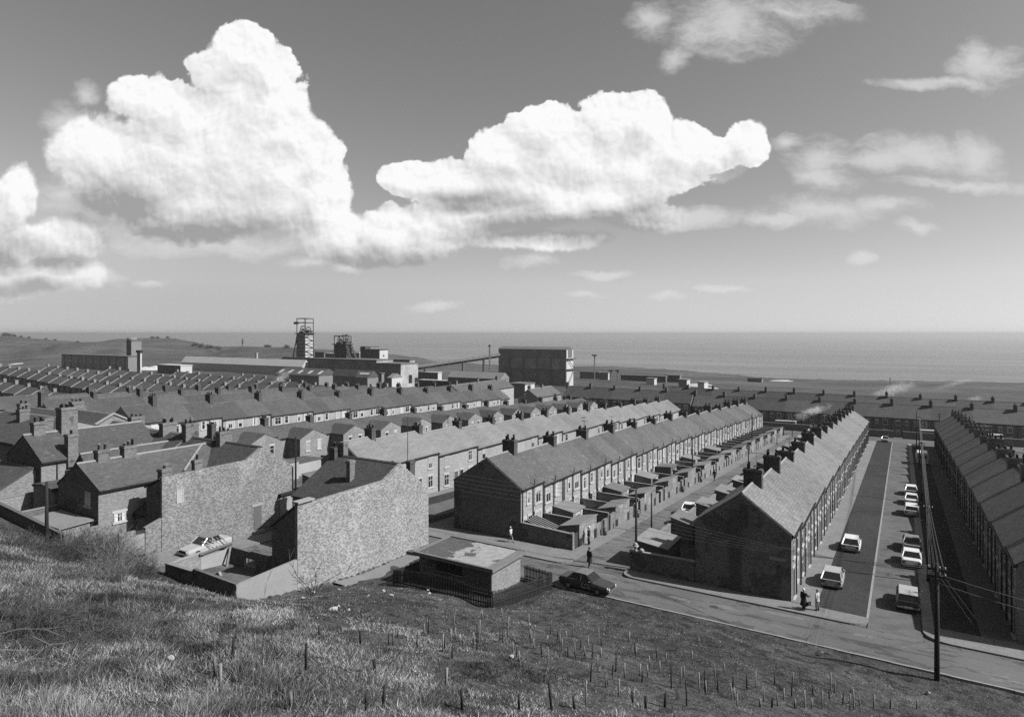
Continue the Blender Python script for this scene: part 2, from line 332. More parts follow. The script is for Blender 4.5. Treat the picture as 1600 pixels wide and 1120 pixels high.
# ------------------------------------------------------------ ground sheet in rings round the viewer
th = np.radians(np.concatenate([np.linspace(-180, -48, 40)[:-1], np.linspace(-48, 48, 620), np.linspace(48, 180, 40)[1:-1]]))
r1 = np.concatenate([np.array([.3, 1, 2, 3.2, 4.5, 6]), np.arange(7.5, 30, .32), np.arange(30, 60, .45), np.arange(60, 110, 2.5), np.arange(110, 260, 7), np.linspace(260, 400, 16)])
nth = len(th); tt = np.linspace(0, 1, 70)[1:]
X = np.outer(np.sin(th), r1); Y = np.outer(np.cos(th), r1)
front = np.cos(th) > .2
De = np.where(front, far_edge(np.clip(800+1000*np.tan(np.where(front, th, 0)), -400, 2200)), 600)
De = De/np.where(front, np.cos(th), 1); De = np.maximum(De, 430)
De *= 1+.006*np.sin(th*170)+.004*np.sin(th*411)
R2 = 400+(De-400)[:, None]*tt[None]
R2 = np.concatenate([R2, (De+6)[:, None], (De+25)[:, None]], 1)
RR = np.concatenate([np.repeat(r1[None], nth, 0), R2], 1)
X = np.sin(th)[:, None]*RR; Y = np.cos(th)[:, None]*RR; wx, wy = cam2w(X, Y); wz = H(wx, wy)
wz[:, -2] -= 9; wz[:, -1] = -84
inv = (wy > 45.6) | ((wx < -39.4) & (wy > 28.2)); wz = wz-np.where(inv & (RR < 420), .07, 0)
fr = (RR < 60); bumpy = .1*np.sin(wx*1.3+np.sin(wy*.9)*2)*np.sin(wy*1.7+1.3*np.sin(wx*.7)); wz = wz+np.where(fr & ~inv & (wy < 44), bumpy, 0)
nr = RR.shape[1]; vid = np.arange(nth*nr).reshape(nth, nr); nx = np.roll(vid, -1, 0)
F = np.stack([vid[:, :-1], nx[:, :-1], nx[:, 1:], vid[:, 1:]], 2).reshape(-1, 4)[:, ::-1]
co = np.stack([wx, wy, wz], 2).reshape(-1, 3)
def np_mesh(name, co, F, mats, mi=None, smooth=True, k=4):
    me = bpy.data.meshes.new(name); n = len(F); me.vertices.add(len(co)); me.vertices.foreach_set('co', co.astype(np.float32).ravel())
    me.loops.add(n*k); me.loops.foreach_set('vertex_index', F.astype(np.int32).ravel()); me.polygons.add(n)
    me.polygons.foreach_set('loop_start', np.arange(0, n*k, k, dtype=np.int32)); me.polygons.foreach_set('loop_total', np.full(n, k, np.int32))
    for m in mats: me.materials.append(m)
    if mi is not None: me.polygons.foreach_set('material_index', mi.astype(np.int32))
    me.polygons.foreach_set('use_smooth', np.full(n, smooth)); me.update(calc_edges=True); return me
fc = co[F].mean(1); rc = np.hypot(fc[:, 0], fc[:, 1])
mi = np.where(rc > 250, 1, 2); hillm = (fc[:, 1] < 45.7) & ((fc[:, 0] > -39.3) | (fc[:, 1] < 28.6)); mi = np.where(hillm & (rc < 250), 0, mi)
g = link('ground', np_mesh('ground', co, F, [M['hill_grass'], M['fields'], M['yard_dirt']], mi)); tag(g, kind='structure')
# sea
sx, sy = cam2w(0, 0); cn = []; N = 96
rad = [200, 700, 1500, 4000, 12000, 34000]
sco = [(0, 0, -79.)]
for r in rad: sco += [(r*math.cos(2*math.pi*k/N), r*math.sin(2*math.pi*k/N), -79.) for k in range(N)]
sf = [(0, 1+k, 1+(k+1) % N) for k in range(N)]
for q in range(len(rad)-1):
    b = 1+q*N; sf += [(b+k, b+N+k, b+N+(k+1) % N, b+(k+1) % N) for k in range(N)]
me = bpy.data.meshes.new('sea'); me.from_pydata(sco, [], sf); me.materials.append(M['sea']); tag(link('sea', me), kind='structure')
# ------------------------------------------------------------ sheets laid on the ground, following its fall
def sheet(name, x0, x1, y0, y1, z, mat, skirt=.3, step=3., poly=None, kind='structure', kerbs=None):
    """a sheet from x0..x1, y0..y1 at height z over the village ground, with real edges"""
    ys = sorted(set([y0, y1]+[y for y in np.arange(y0, y1, step)]+([52.0] if y0 < 52 < y1 else [])+([230.0] if y0 < 230 < y1 else [])))
    xs = sorted(set([x0, x1]+[float(x) for x in (-480, -325, -228, -150) if x0 < x < x1])); mb = MB()
    Z = lambda x, y: float(village(x, y))+z
    for i in range(len(ys)-1):
        for j in range(len(xs)-1):
            a, b, c, d = xs[j], xs[j+1], ys[i], ys[i+1]
            mb.face([(a, c, Z(a, c)), (b, c, Z(b, c)), (b, d, Z(b, d)), (a, d, Z(a, d))])
        a, b, c, d = xs[0], xs[-1], ys[i], ys[i+1]
        mb.face([(a, d, Z(a, d)), (a, d, Z(a, d)-skirt), (a, c, Z(a, c)-skirt), (a, c, Z(a, c))]); mb.face([(b, c, Z(b, c)), (b, c, Z(b, c)-skirt), (b, d, Z(b, d)-skirt), (b, d, Z(b, d))])
    for j in range(len(xs)-1):
        a, b = xs[j], xs[j+1]
        mb.face([(a, y0, Z(a, y0)), (a, y0, Z(a, y0)-skirt), (b, y0, Z(b, y0)-skirt), (b, y0, Z(b, y0))]); mb.face([(b, y1, Z(b, y1)), (b, y1, Z(b, y1)-skirt), (a, y1, Z(a, y1)-skirt), (a, y1, Z(a, y1))])
    return tag(mb.build(name, mat), kind=kind)
def poly_sheet(name, pts, z, mat, skirt=.25):
    mb = MB(); Z = lambda p: float(village(p[0], p[1]))+z
    mb.face([(p[0], p[1], Z(p)) for p in pts])
    for i in range(len(pts)):
        p, q = pts[i], pts[(i+1) % len(pts)]
        mb.face([(p[0], p[1], Z(p)), (p[0], p[1], Z(p)-skirt), (q[0], q[1], Z(q)-skirt), (q[0], q[1], Z(q))])
    return tag(mb.build(name, mat), kind='structure')
def arc(cx, cy, r, a0, a1, n=8): return [(cx+r*math.cos(math.radians(a0+(a1-a0)*k/n)), cy+r*math.sin(math.radians(a0+(a1-a0)*k/n))) for k in range(n+1)]
Y0, YE = 51.2, 187.
# the cross street along the foot of the bank
sheet('cross_street', -130, 75, 45.5, 51.2, 0., M['asphalt'])
sheet('road_side_street', -50.8, -46.8, 27.8, 45.496, .0, M['lane'])
# back lane between the terraces, the street with the green, the streets further left
sheet('back_lane', -25.6, -20.6, 51.196, 200, .004, M['lane'])
sheet('street_by_green', -2.1, 1.2, 51.196, 200, .004, M['pave_road'])
sheet('street_left', -50., -45.5, 51.196, 200, .004, M['pave_road'])
sheet('street_far_left', -102, -96, 51.196, 190, .004, M['pave_road'])
sheet('back_lane_left', -72.5, -68., 51.196, 190, .004, M['lane'])
sheet('end_street', -130, 75, 188.5, 200.5, .012, M['asphalt'])
# pavements with kerbs
PV = .12
def pavement(name, pts): poly_sheet(name, pts, PV, M['pave'])
def kerb(x0, x1, y0, y1): return
# near the D block and green
pave_d = [(-20.6+1.2, 51.2), (-20.6, 52.4)]
def strip(name, x0, x1, y0, y1, mat, z=PV): sheet(name, x0, x1, y0, y1, z, mat)
poly_sheet('pavement', [(-20.6, 54.)]+arc(-19.2, 52.6, 1.4, 180, 270, 6)+[(-3.6, 51.2)]+arc(-3.6, 52.7, 1.5, -90, 0, 6)+[(-2.1, 53.2)], PV, M['pave'])
strip('pavement', -7.3, -5.6, 53.2, YE, M['pave'])
sheet('green_verge', -5.6, -2.25, 53.2, YE, .10, M['lawn'])
strip('kerb', -2.25, -2.1, 53.2, YE, M['kerb'], .125)
poly_sheet('pavement', [(75, 54.)]+[(-.0+1.2, 54.)]+arc(2.9, 52.9, 1.7, 180, 270, 6)+[(75, 51.2)], PV, M['pave'])
sheet('green_verge', 1.9, 4.6, 54., YE, .09, M['lawn'])
strip('kerb', 1.2, 1.9, 54., YE, M['kerb'], .11)
strip('pavement', 4.6, 6.6, 54., YE, M['pave_shaded'])
# C block pavements
poly_sheet('pavement', [(-44., 55.2), (-45.5, 55.2)]+arc(-44.3, 52.4, 1.2, 180, 270, 5)+[(-27.4, 51.2)]+arc(-27., 52.6, 1.4, -90, 0, 5)+[(-25.6, 55.2)], PV, M['pave'])
strip('pavement', -27., -25.6, 55.2, YE, M['pave'])
strip('pavement', -44., -41., 55.2, YE, M['pave'])
sheet('green_verge', -45.5, -44.0, 55.2, YE, .1, M['lawn'])
sheet('green_verge', -52.4, -50., 55., YE, .1, M['lawn'])
strip('pavement', -54., -52.4, 51.2, YE, M['pave'])
strip('pavement', -54., -50.8, 28.4, 45.5, M['pave'])
strip('pavement', -46.8, -46.2, 40., 45.5, M['pave'])
strip('pavement', -106, -102, 51.2, YE, M['pave'])
# strip of kerb along the foot of the bank
mb = MB(); ks = [(-23.6+i*1.0, 45.5) for i in range(0, 96)]
for i, (x, y) in enumerate(ks):
    j = .02*math.sin(i*2.1); mb.box((x, y-.16+j, h1(x, 45.6)-.3), (x+.985, y+.0+j, float(village(x, 45.6))+.10))
tag(mb.build('kerb', M['kerb']), kind='structure')
# ------------------------------------------------------------ terraced houses
def window(parent, x, y0, y1, z0, z1, style='sill', side=1, axis='x', bars=True, name='window', far=False, z_sky=.32):
    """window on a wall lying in plane x (facing +x when side=1) or y (axis 'y', facing -y when side=-1)"""
    def T(mb):
        if axis == 'y': mb.v = [(q[1], x+(q[0]-x)*1.0, q[2]) for q in mb.v]; mb.f = [f[::-1] for f in mb.f]
        return mb
    s = side; e = .05*s
    mb = MB(); mb.box((x-.02*s, y0, z0), (x+.015*s, y1, z1)); w = T(mb).build(name, M['pane'], parent)
    f = MB(); t = .075 if not far else .12; d0, d1 = x-.01*s, x+.045*s
    f.box((d0, y0, z0), (d1, y0+t, z1)); f.box((d0, y1-t, z0), (d1, y1, z1)); f.box((d0, y0+t, z1-t), (d1, y1-t, z1)); f.box((d0, y0+t, z0), (d1, y1-t, z0+t))
    if bars:
        zm = z0+(z1-z0)*(.62 if z_sky else .5); f.box((d0, y0+t, zm-.03), (d1-.01*s, y1-t, zm+.03))
        if y1-y0 > .95: f.box((d0, (y0+y1)/2-.035, z0+t), (d1-.006*s, (y0+y1)/2+.035, z1-t))
    T(f).build('frame', M['white_paint'], w)
    if style == 'full':
        q = MB(); a = .17; dd = x+.06*s
        q.box((x-.03*s, y0-a, z0), (dd, y0, z1)); q.box((x-.03*s, y1, z0), (dd, y1+a, z1)); q.box((x-.03*s, y0-a, z1), (dd+.012*s, y1+a, z1+.22)); q.box((x-.03*s, y0-a-.05, z0-.16), (dd+.05*s, y1+a+.05, z0))
        T(q).build('stone_surround', M['white_paint'], w)
    elif style in ('sill', 'both'):
        q = MB(); q.box((x-.03*s, y0-.12, z0-.15), (x+.11*s, y1+.12, z0)); T(q).build('sill', M['white_paint'], w)
        if style == 'both': q = MB(); q.box((x-.03*s, y0-.14, z1), (x+.05*s, y1+.14, z1+.2)); T(q).build('lintel', M['white_paint'], w)
    return w
def door(parent, x, y0, y1, z0, z1, side=1, axis='x', lintel=True, mat='door_paint', frame=True):
    def T(mb):
        if axis == 'y': mb.v = [(q[1], q[0], q[2]) for q in mb.v]; mb.f = [f[::-1] for f in mb.f]
        return mb
    s = side; mb = MB(); mb.box((x-.02*s, y0, z0), (x+.02*s, y1, z1)); mb.box((x+.02*s, y0+.12, z0+.15), (x+.03*s, y1-.12, z0+.85)); d = T(mb).build('door', M[mat], parent)
    if frame:
        f = MB(); f.box((x-.02*s, y0-.1, z0), (x+.05*s, y0, z1)); f.box((x-.02*s, y1, z0), (x+.05*s, y1+.1, z1)); f.box((x-.02*s, y0-.1, z1), (x+.055*s, y1+.1, z1+(.22 if lintel else .1)))
        f.box((x-.02*s, y0-.1, z0-.12), (x+.2*s, y1+.1, z0)); T(f).build('door_frame', M['white_paint'], d)
    return d
def chimney(parent, x, y, z0, z1, wx, wy, pots=4, mat='stack_brick', potmat='pot', name='chimney', ph=.42, far=False):
    mb = MB(); mb.box((x-wx/2, y-wy/2, z0), (x+wx/2, y+wy/2, z1-.28)); mb.box((x-wx/2-.06, y-wy/2-.06, z1-.28), (x+wx/2+.06, y+wy/2+.06, z1-.1)); mb.box((x-wx/2-.01, y-wy/2-.01, z1-.1), (x+wx/2+.01, y+wy/2+.01, z1))
    c = mb.build(name, M[mat], parent)
    if pots:
        P_ = MB(); L = max(wx, wy); n = pots; rows = 2 if min(wx, wy) > .62 and pots > 3 else 1; per = math.ceil(n/rows)
        for r in range(rows):
            for k in range(per):
                a = (k+.5)/per*L-L/2; b = (r-.5*(rows-1))*.34; px, py = (x+a, y+b) if wx >= wy else (x+b, y+a); hh = ph*(1+.35*math.sin(k*5.1+r*2.3+y)); 
                if far: P_.box((px-.1, py-.1, z1), (px+.1, py+.1, z1+hh))
                else:
                    q = MB(); q.tube([(px, py, z1-.02), (px, py, z1+hh*.8), (px, py, z1+hh*.82), (px, py, z1+hh)], [.12, .1, .13, .12], 7)
                    q.build('chimney_pot', M[potmat], c)
        if far: P_.build('chimney_pots', M[potmat], c)
    return c
def gutter_pipe(parent, x, y, z0, z1, side=1, hopper=False, vent=0.):
    mb = MB(); mb.tube([(x+.09*side, y, z0), (x+.09*side, y, z1)], .055, 5)
    if hopper: mb.box((x+.02*side, y-.12, z0+(z1-z0)*.52), (x+.2*side, y+.12, z0+(z1-z0)*.52+.22))
    if vent: mb.tube([(x+.09*side, y, z1), (x+.25*side, y, z1+.25), (x+.25*side, y, z1+vent)], .06, 5)
    return mb.build('drainpipe', M['black'], parent)
def shell(parent, D, w, he, hr, wall, roof, ov=.16, th=.1, ridge='ridge', back_z=-1.2, asym=0.5, hip=None):
    xr = -D*asym
    mb = MB(); mb.prism([(-D, back_z), (0, back_z), (0, he), (xr, hr), (-D, he)], 0, w, 'y'); mb.build('wall', M[wall], parent)
    rb = MB(); s1 = (hr-he)/(-xr); s2 = (hr-he)/(D+xr)
    rb.prism([(xr, hr+.03), (ov, he-s1*ov+.03), (ov, he-s1*ov+.03+th), (xr, hr+.03+th), (-D-ov, he-s2*ov+.03+th), (-D-ov, he-s2*ov+.03)], 0, w, 'y')
    r = rb.build('roof', M[roof], parent)
    q = MB(); q.prism([(xr-.14, hr+th-.02), (xr+.14, hr+th-.02), (xr, hr+th+.1)], 0, w, 'y'); q.build('ridge_tiles', M[ridge], r)
    g_ = MB(); g_.box((.02, 0, he-s1*ov-.1), (ov+.1, w, he-s1*ov+.02)); g_.build('gutter', M['black'], parent)
    return r
def flip(s, w, doflip): return (w-s[1], w-s[0]) if doflip else s
def make_house(kind, w, mirror=False, stack=True, end=False):
    """prototype at the origin: front wall in x=0 facing +x, running y=0..w"""
    k = KINDS[kind]; h = thing(k.get('name', 'terraced_house'), '', 'house')
    D, he, hr = k['D'], k['he'], k['hr']
    shell(h, D, w, he, hr, k['wall'], k['roof'], ridge=k.get('ridge', 'ridge'))
    far = k.get('far', False)
    for (a, b, z0, z1, st) in k['win']: a, b = flip((a, b), w, mirror); window(h, 0, a, b, z0, z1, st, far=far)
    for (a, b, z1) in k.get('door', ()): a, b = flip((a, b), w, mirror); door(h, 0, a, b, .1, z1)
    for (y, z0, z1, hop, vent) in k.get('pipe', ()): gutter_pipe(h, 0, w-y if mirror else y, z0, z1, 1, hop, vent)
    if stack:
        cx, cw, ch, pots, cm = k['stack']; chimney(h, cx, 0 if not mirror else w, hr-.9, hr+ch, cw, k.get('cy', .72), pots, cm, far=far, potmat=k.get('pot', 'pot'))
    if stack and not far and not k.get('cope'):
        s1 = (hr-he)/(D/2); y = 0 if not mirror else w; q = MB(); ya, yb = (y+.0, y+.34) if not mirror else (y-.34, y)
        q.prism([(-D/2+.1, hr+.135-s1*.1), (.12, he-s1*.12+.135), (.12, he-s1*.12+.19), (-D/2+.1, hr+.19-s1*.1)], ya, yb, 'y'); q.build('party_flashing', M['soot'], h)
    if k.get('cope') and stack:
        ov = .16; s1 = (hr-he)/(D/2); q = MB(); y = 0 if not mirror else w
        q.prism([(-D/2, hr+.12), (ov, he-s1*ov+.12), (ov, he-s1*ov+.36), (-D/2, hr+.38), (-D-ov, he-s1*ov+.36), (-D-ov, he-s1*ov+.12)], y-.14, y+.14, 'y'); q.build('coping', M['coping'], h)
    if k.get('wing'):
        L, hw, whe, whr = k['wing']; y0, y1 = (w-hw, w) if not mirror else (0, hw); xw = -D*0-0
        mb = MB(); ya = y1 if not mirror else y0; yo = y0 if not mirror else y1     # ya: party line, yo: outer side
        prof = sorted([(yo, -1.2), (ya, -1.2)]); pr = [(yo, -1.2), (ya, -1.2), (ya, whr), (yo, whe)]
        if mirror: pr = [(p, q) for p, q in pr][::-1]
        wg = mb.prism(pr, -.5, L, 'x').build('rear_wing', M[k['wall']], h)
        rb = MB(); dy = .12 if not mirror else -.12; sl = (whr-whe)/hw
        pr = [(yo-dy, whe-sl*.12+.02), (ya, whr+.02), (ya, whr+.13), (yo-dy, whe-sl*.12+.13)]
        if mirror: pr = pr[::-1]
        rb.prism(pr, -D/2*.55, L+.03, 'x').build('wing_roof', M[k['roof']], wg)
        m_ = (yo+ya)/2; window(h, L, m_-.4+(.2 if not mirror else -.2), m_+.4+(.2 if not mirror else -.2), 2.75, 4.2, 'both', bars=True)
    return h
KINDS = {
 # C: white-dressed rear facade
 'C': dict(D=8.3, he=5.2, hr=7.9, wall='brick_pale', roof='slate_mid', stack=(-4.15, 1.5, 1.45, 4, 'soot'), pot='black',
      win=[(.55, 1.7, 3.15, 4.75, 'full'), (2.85, 3.4, 3.5, 4.7, 'full'), (.6, 1.75, .75, 2.2, 'full'), (3.75, 4.25, 1.1, 2.1, 'full')], door=[(2.45, 3.25, 2.15)],
      pipe=[(.07, -1, 5.05, 0, 0), (2.3, -1, 5.1, 1, .75), (4.45, .2, 5.1, 0, 0)]),
 'B': dict(D=7.4, he=5.2, hr=7.7, wall='brick_pale', roof='tile_pale', stack=(-3.7, 1.25, 1.55, 4, 'soot'),
      win=[(1.3, 2.25, 3.3, 4.75, 'both'), (1.25, 2.3, .75, 2.3, 'both')], door=[(3.6, 4.4, 2.3)], pipe=[(.06, -1, 5.05, 0, 0)]),
 'D': dict(D=7.4, he=5.2, hr=7.9, wall='brick', roof='slate_pale', stack=(-3.7, 1.5, 1.5, 4, 'soot'), pot='black',
      win=[(1.1, 2.0, 3.2, 4.75, 'both'), (3.2, 4.0, 3.2, 4.75, 'both'), (1.1, 2.05, .7, 2.35, 'both')], door=[(3.2, 4.05, 2.35)], pipe=[(.06, -1, 5.05, 0, 0), (2.6, -1, 5.05, 0, 0)]),
 'E': dict(D=7.8, he=5.3, hr=8.1, wall='brick', roof='slate_mid', stack=(-3.9, 1.7, 1.4, 6, 'stack_brick'), pot='black',
      win=[(1.1, 2.0, 3.2, 4.75, 'both'), (3.2, 4.0, 3.2, 4.75, 'both'), (1.1, 2.05, .7, 2.35, 'both')], door=[(3.2, 4.05, 2.35)], pipe=[(.06, -1, 5.1, 0, 0), (2.6, -1, 5.1, 0, 0)]),
 'F': dict(D=6.2, he=4.85, hr=6.35, wall='brick', roof='slate', stack=(-3.1, 1.2, 1.5, 3, 'soot'), win=[], wing=(3.2, 2.75, 4.75, 6.0), ridge='slate'),
 'G': dict(D=7.8, he=6.0, hr=8.5, wall='brick_pale', roof='slate', stack=(-3.9, 1.5, 1.7, 4, 'soot'), ridge='slate_mid',
      win=[(.9, 2.35, 4.2, 5.6, 'full'), (3.3, 4.1, 4.2, 5.6, 'full'), (.9, 2.35, 1., 2.5, 'full')], door=[(3.4, 4.3, 2.4)], pipe=[(.08, -1, 5.9, 0, 0)]),
 'H': dict(D=8.4, he=5.7, hr=8.3, wall='brick', roof='slate', stack=(-4.2, 1.4, 1.7, 4, 'soot'), ridge='slate_mid', win=[(1.2, 2.4, 3.7, 5.1, 'both'), (6.2, 7.4, 3.7, 5.1, 'both')], door=[], far=True),
 'P': dict(D=8.0, he=5.6, hr=8.9, wall='brick_dark', roof='slate', stack=(-4.0, 1.3, 1.3, 3, 'soot'), ridge='slate',
      win=[(1.0, 2.1, 3.6, 5.0, 'both'), (3.2, 3.9, 3.8, 4.9, 'both'), (5.3, 6.1, 3.8, 4.9, 'both'), (7.1, 8.3, 3.6, 5.0, 'both'), (1.0, 2.1, 1., 2.3, 'both'), (7.1, 8.2, 1., 2.3, 'both')], door=[], far=True, pipe=[(.1, -1, 5.5, 0, 0), (4.7, -1, 5.5, 0, 0)]),
 'J': dict(D=8.2, he=4.9, hr=7.4, wall='brick_dark', roof='slate', stack=(-4.1, .9, 1.35, 0, 'brick'), ridge='slate', win=[(1.6, 2.7, 3., 4.3, 'both'), (6.2, 7.3, 3., 4.3, 'both')], far=True, cope=True, cy=1.2),
}
def row(kind, x, y0, n, w, cat_label, group, direction='+x', zoff=0., first_single=False, zfun=None, order=None, step=0.0, pair=True, name=None, matz=None):
    """houses side by side; direction: way the front faces; '+x' and '-x' rows run down the streets, '-y' rows across them"""
    protos = {}
    for mir in (False, True):
        for st in (False, True):
            if pair or (not mir and st): protos[(mir, st)] = make_house(kind, w, mir, st)
    index_children(); used = set(); out = []
    for i in range(n):
        j = i+1 if first_single else i
        a = y0+i*w
        if pair: second = (j % 2 == 1); pb = y0+(j//2*2-(1 if first_single else 0))*w
        else: second = False; pb = a
        if direction == '+x': mir, stk = second, not second; loc = [x, a]; rz = 0; zc = pb+w; zz = float(village(x, zc)) if zfun is None else zfun(x, zc)
        elif direction == '-x': mir, stk = (not second), not second; loc = [x, a+w]; rz = math.pi; zc = pb+w; zz = float(village(x, zc))
        else: mir, stk = second, not second; loc = [a, x]; rz = -math.pi/2; zc = pb+w/2; zz = float(village(zc, x)) if zfun is None else zfun(zc, x)
        key = (mir, stk) if pair else (False, True)
        p = protos[key]
        if key not in used: o = p; used.add(key)
        else: o = copy_tree(p)
        if name: o.name = name
        rv = random.Random(kind+str(i)+str(x))
        for c in o.children:
            if c.name.startswith('chimney'): c.scale = (1, 1, rv.uniform(.97, 1.035))
        if kind in 'CBDEFG' and rv.random() < .3:
            ad = AERIAL.copy(); COL.objects.link(ad); ad.parent = o; hr_ = KINDS[kind]['hr']; ad.location = (-KINDS[kind]['D']/2+.3, (w-.1 if mir else .1), hr_+1.1); ad.rotation_euler = (0, 0, rv.uniform(0, 3))
        o.location = (loc[0], loc[1], zz+zoff); o.rotation_euler = (0, 0, rz)
        o['label'] = cat_label % (ORD[i] if order is None else order(i)); o['category'] = 'house'; o['group'] = group; out.append(o)
    for kx, p in protos.items():
        if kx not in used:
            for c in list(CHILD.get(p.name, [])):
                for g2 in list(CHILD.get(c.name, [])): bpy.data.objects.remove(g2)
                bpy.data.objects.remove(c)
            bpy.data.objects.remove(p)
    return out
W2 = 4.645
_q = MB(); _q.tube([(0, 0, -1), (0, 0, 1.6)], .025, 4); _q.tube([(-.5, 0, 1.5), (.5, 0, 1.5)], .02, 4)
for _k in range(6): _q.tube([(-.45+_k*.18, -.3, 1.5), (-.45+_k*.18, .3, 1.5)], .015, 4)
AERIAL = link('television_aerial', _q.mesh('television_aerial', M['steel_mid']))
row('C', -32.7, 60.0-W2, 28, W2, '%s house from the near end of the terrace with yards opening on the lane', 'terraced houses backing on to the lane, left side', '+x', first_single=True)
row('D', -7.3, 60.0-W2-2., 28, W2+.03, '%s house from the near end of the pale-roofed terrace fronting the grass strip', 'terraced houses facing the grass strip', '+x', first_single=True)
row('E', 6.6, 54.3, 28, W2, '%s house from the near end of the shadowed terrace at the right edge', 'terraced houses on the shaded side of the street', '-x', first_single=True)
row('B', -54., 60.0-W2, 27, W2, '%s house from the near end of the terrace with pale ribbed tile roofs', 'terraced houses with pale tile roofs', '+x', first_single=True)
row('F', -85.4, 67.8-2*W2, 28, W2, '%s house from the near end of the terrace with gabled rear wings', 'terraced houses with gabled rear wings', '+x', zoff=.0)
row('G', -106., 56.4, 22, 5.27, '%s house from the near end of the long terrace with white-framed upper windows', 'terraced houses with white upper windows', '+x', zoff=.25, first_single=True)
row('H', -135.8, 57.4, 14, 9.2, '%s house from the left in the plain terrace behind the white-windowed row', 'terraced houses with plain slate roofs', '+x', pair=False, zoff=.2)
row('J', 97., -312., 9, 9.29, '%s slate roof from the left in the short nearest stepped row at the left edge', 'stepped houses at the left edge', '-y', pair=False, zoff=-.2)
row('H', -161., 50., 13, 9.2, '%s house from the left in the dark slate terrace behind, at the left edge', 'dark slate terrace at the left edge', '+x', pair=False)
row('P', 206., -104.3, 5, 9.2, '%s house from the left in the short dark terrace left of the pale coping', 'dark terraced houses across the end of the streets', '-y', pair=False, zoff=.2)
row('P', 206., -57.8, 13, 9.2, '%s house right of the pale coping in the dark terrace across the street ends', 'dark terraced houses across the end of the streets', '-y', pair=False, zoff=-.5)
row('P', 236., -78., 18, 9.2, '%s house from the left in the farthest dark terrace, seen over the nearer roofs', 'farthest dark terraced houses', '-y', pair=False, zoff=.3)
row('J', 124., -371., 15, 9.29, '%s slate roof from the left in the nearest of the stepped rows with pale copings', 'stepped houses with pale copings, nearest row', '-y', pair=False, zoff=-.2)
row('J', 143., -352., 14, 9.29, '%s slate roof from the left in the second stepped row with pale copings', 'stepped houses with pale copings, second row', '-y', pair=False)
row('J', 164., -338., 13, 9.29, '%s slate roof from the left in the third stepped row with pale copings', 'stepped houses with pale copings, third row', '-y', pair=False)
row('J', 190., -323., 11, 9.29, '%s slate roof from the left in the fourth stepped row with pale copings', 'stepped houses with pale copings, fourth row', '-y', pair=False, zoff=-.4)
row('J', 212., -300., 12, 9.29, '%s slate roof from the left in the farthest stepped row with pale copings', 'stepped houses with pale copings, farthest row', '-y', pair=False, zoff=-.6)

def gable_end(house, D, he, hr, side_y, mat='brick_shaded', asym=.5):
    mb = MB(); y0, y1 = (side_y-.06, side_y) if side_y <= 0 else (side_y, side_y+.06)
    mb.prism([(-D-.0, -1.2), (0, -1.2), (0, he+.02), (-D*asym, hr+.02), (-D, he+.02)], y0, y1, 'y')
    return mb.build('gable_wall', M[mat], house)  # end face skinned darker, its shade put into the brick colour
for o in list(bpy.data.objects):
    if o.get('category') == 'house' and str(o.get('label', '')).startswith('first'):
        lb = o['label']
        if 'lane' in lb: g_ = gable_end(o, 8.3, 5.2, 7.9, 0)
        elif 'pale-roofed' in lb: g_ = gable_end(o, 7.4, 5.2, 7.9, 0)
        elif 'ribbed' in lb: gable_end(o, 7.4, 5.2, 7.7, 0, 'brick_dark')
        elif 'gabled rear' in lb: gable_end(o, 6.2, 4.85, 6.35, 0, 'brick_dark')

bpy.data.objects.remove(AERIAL)
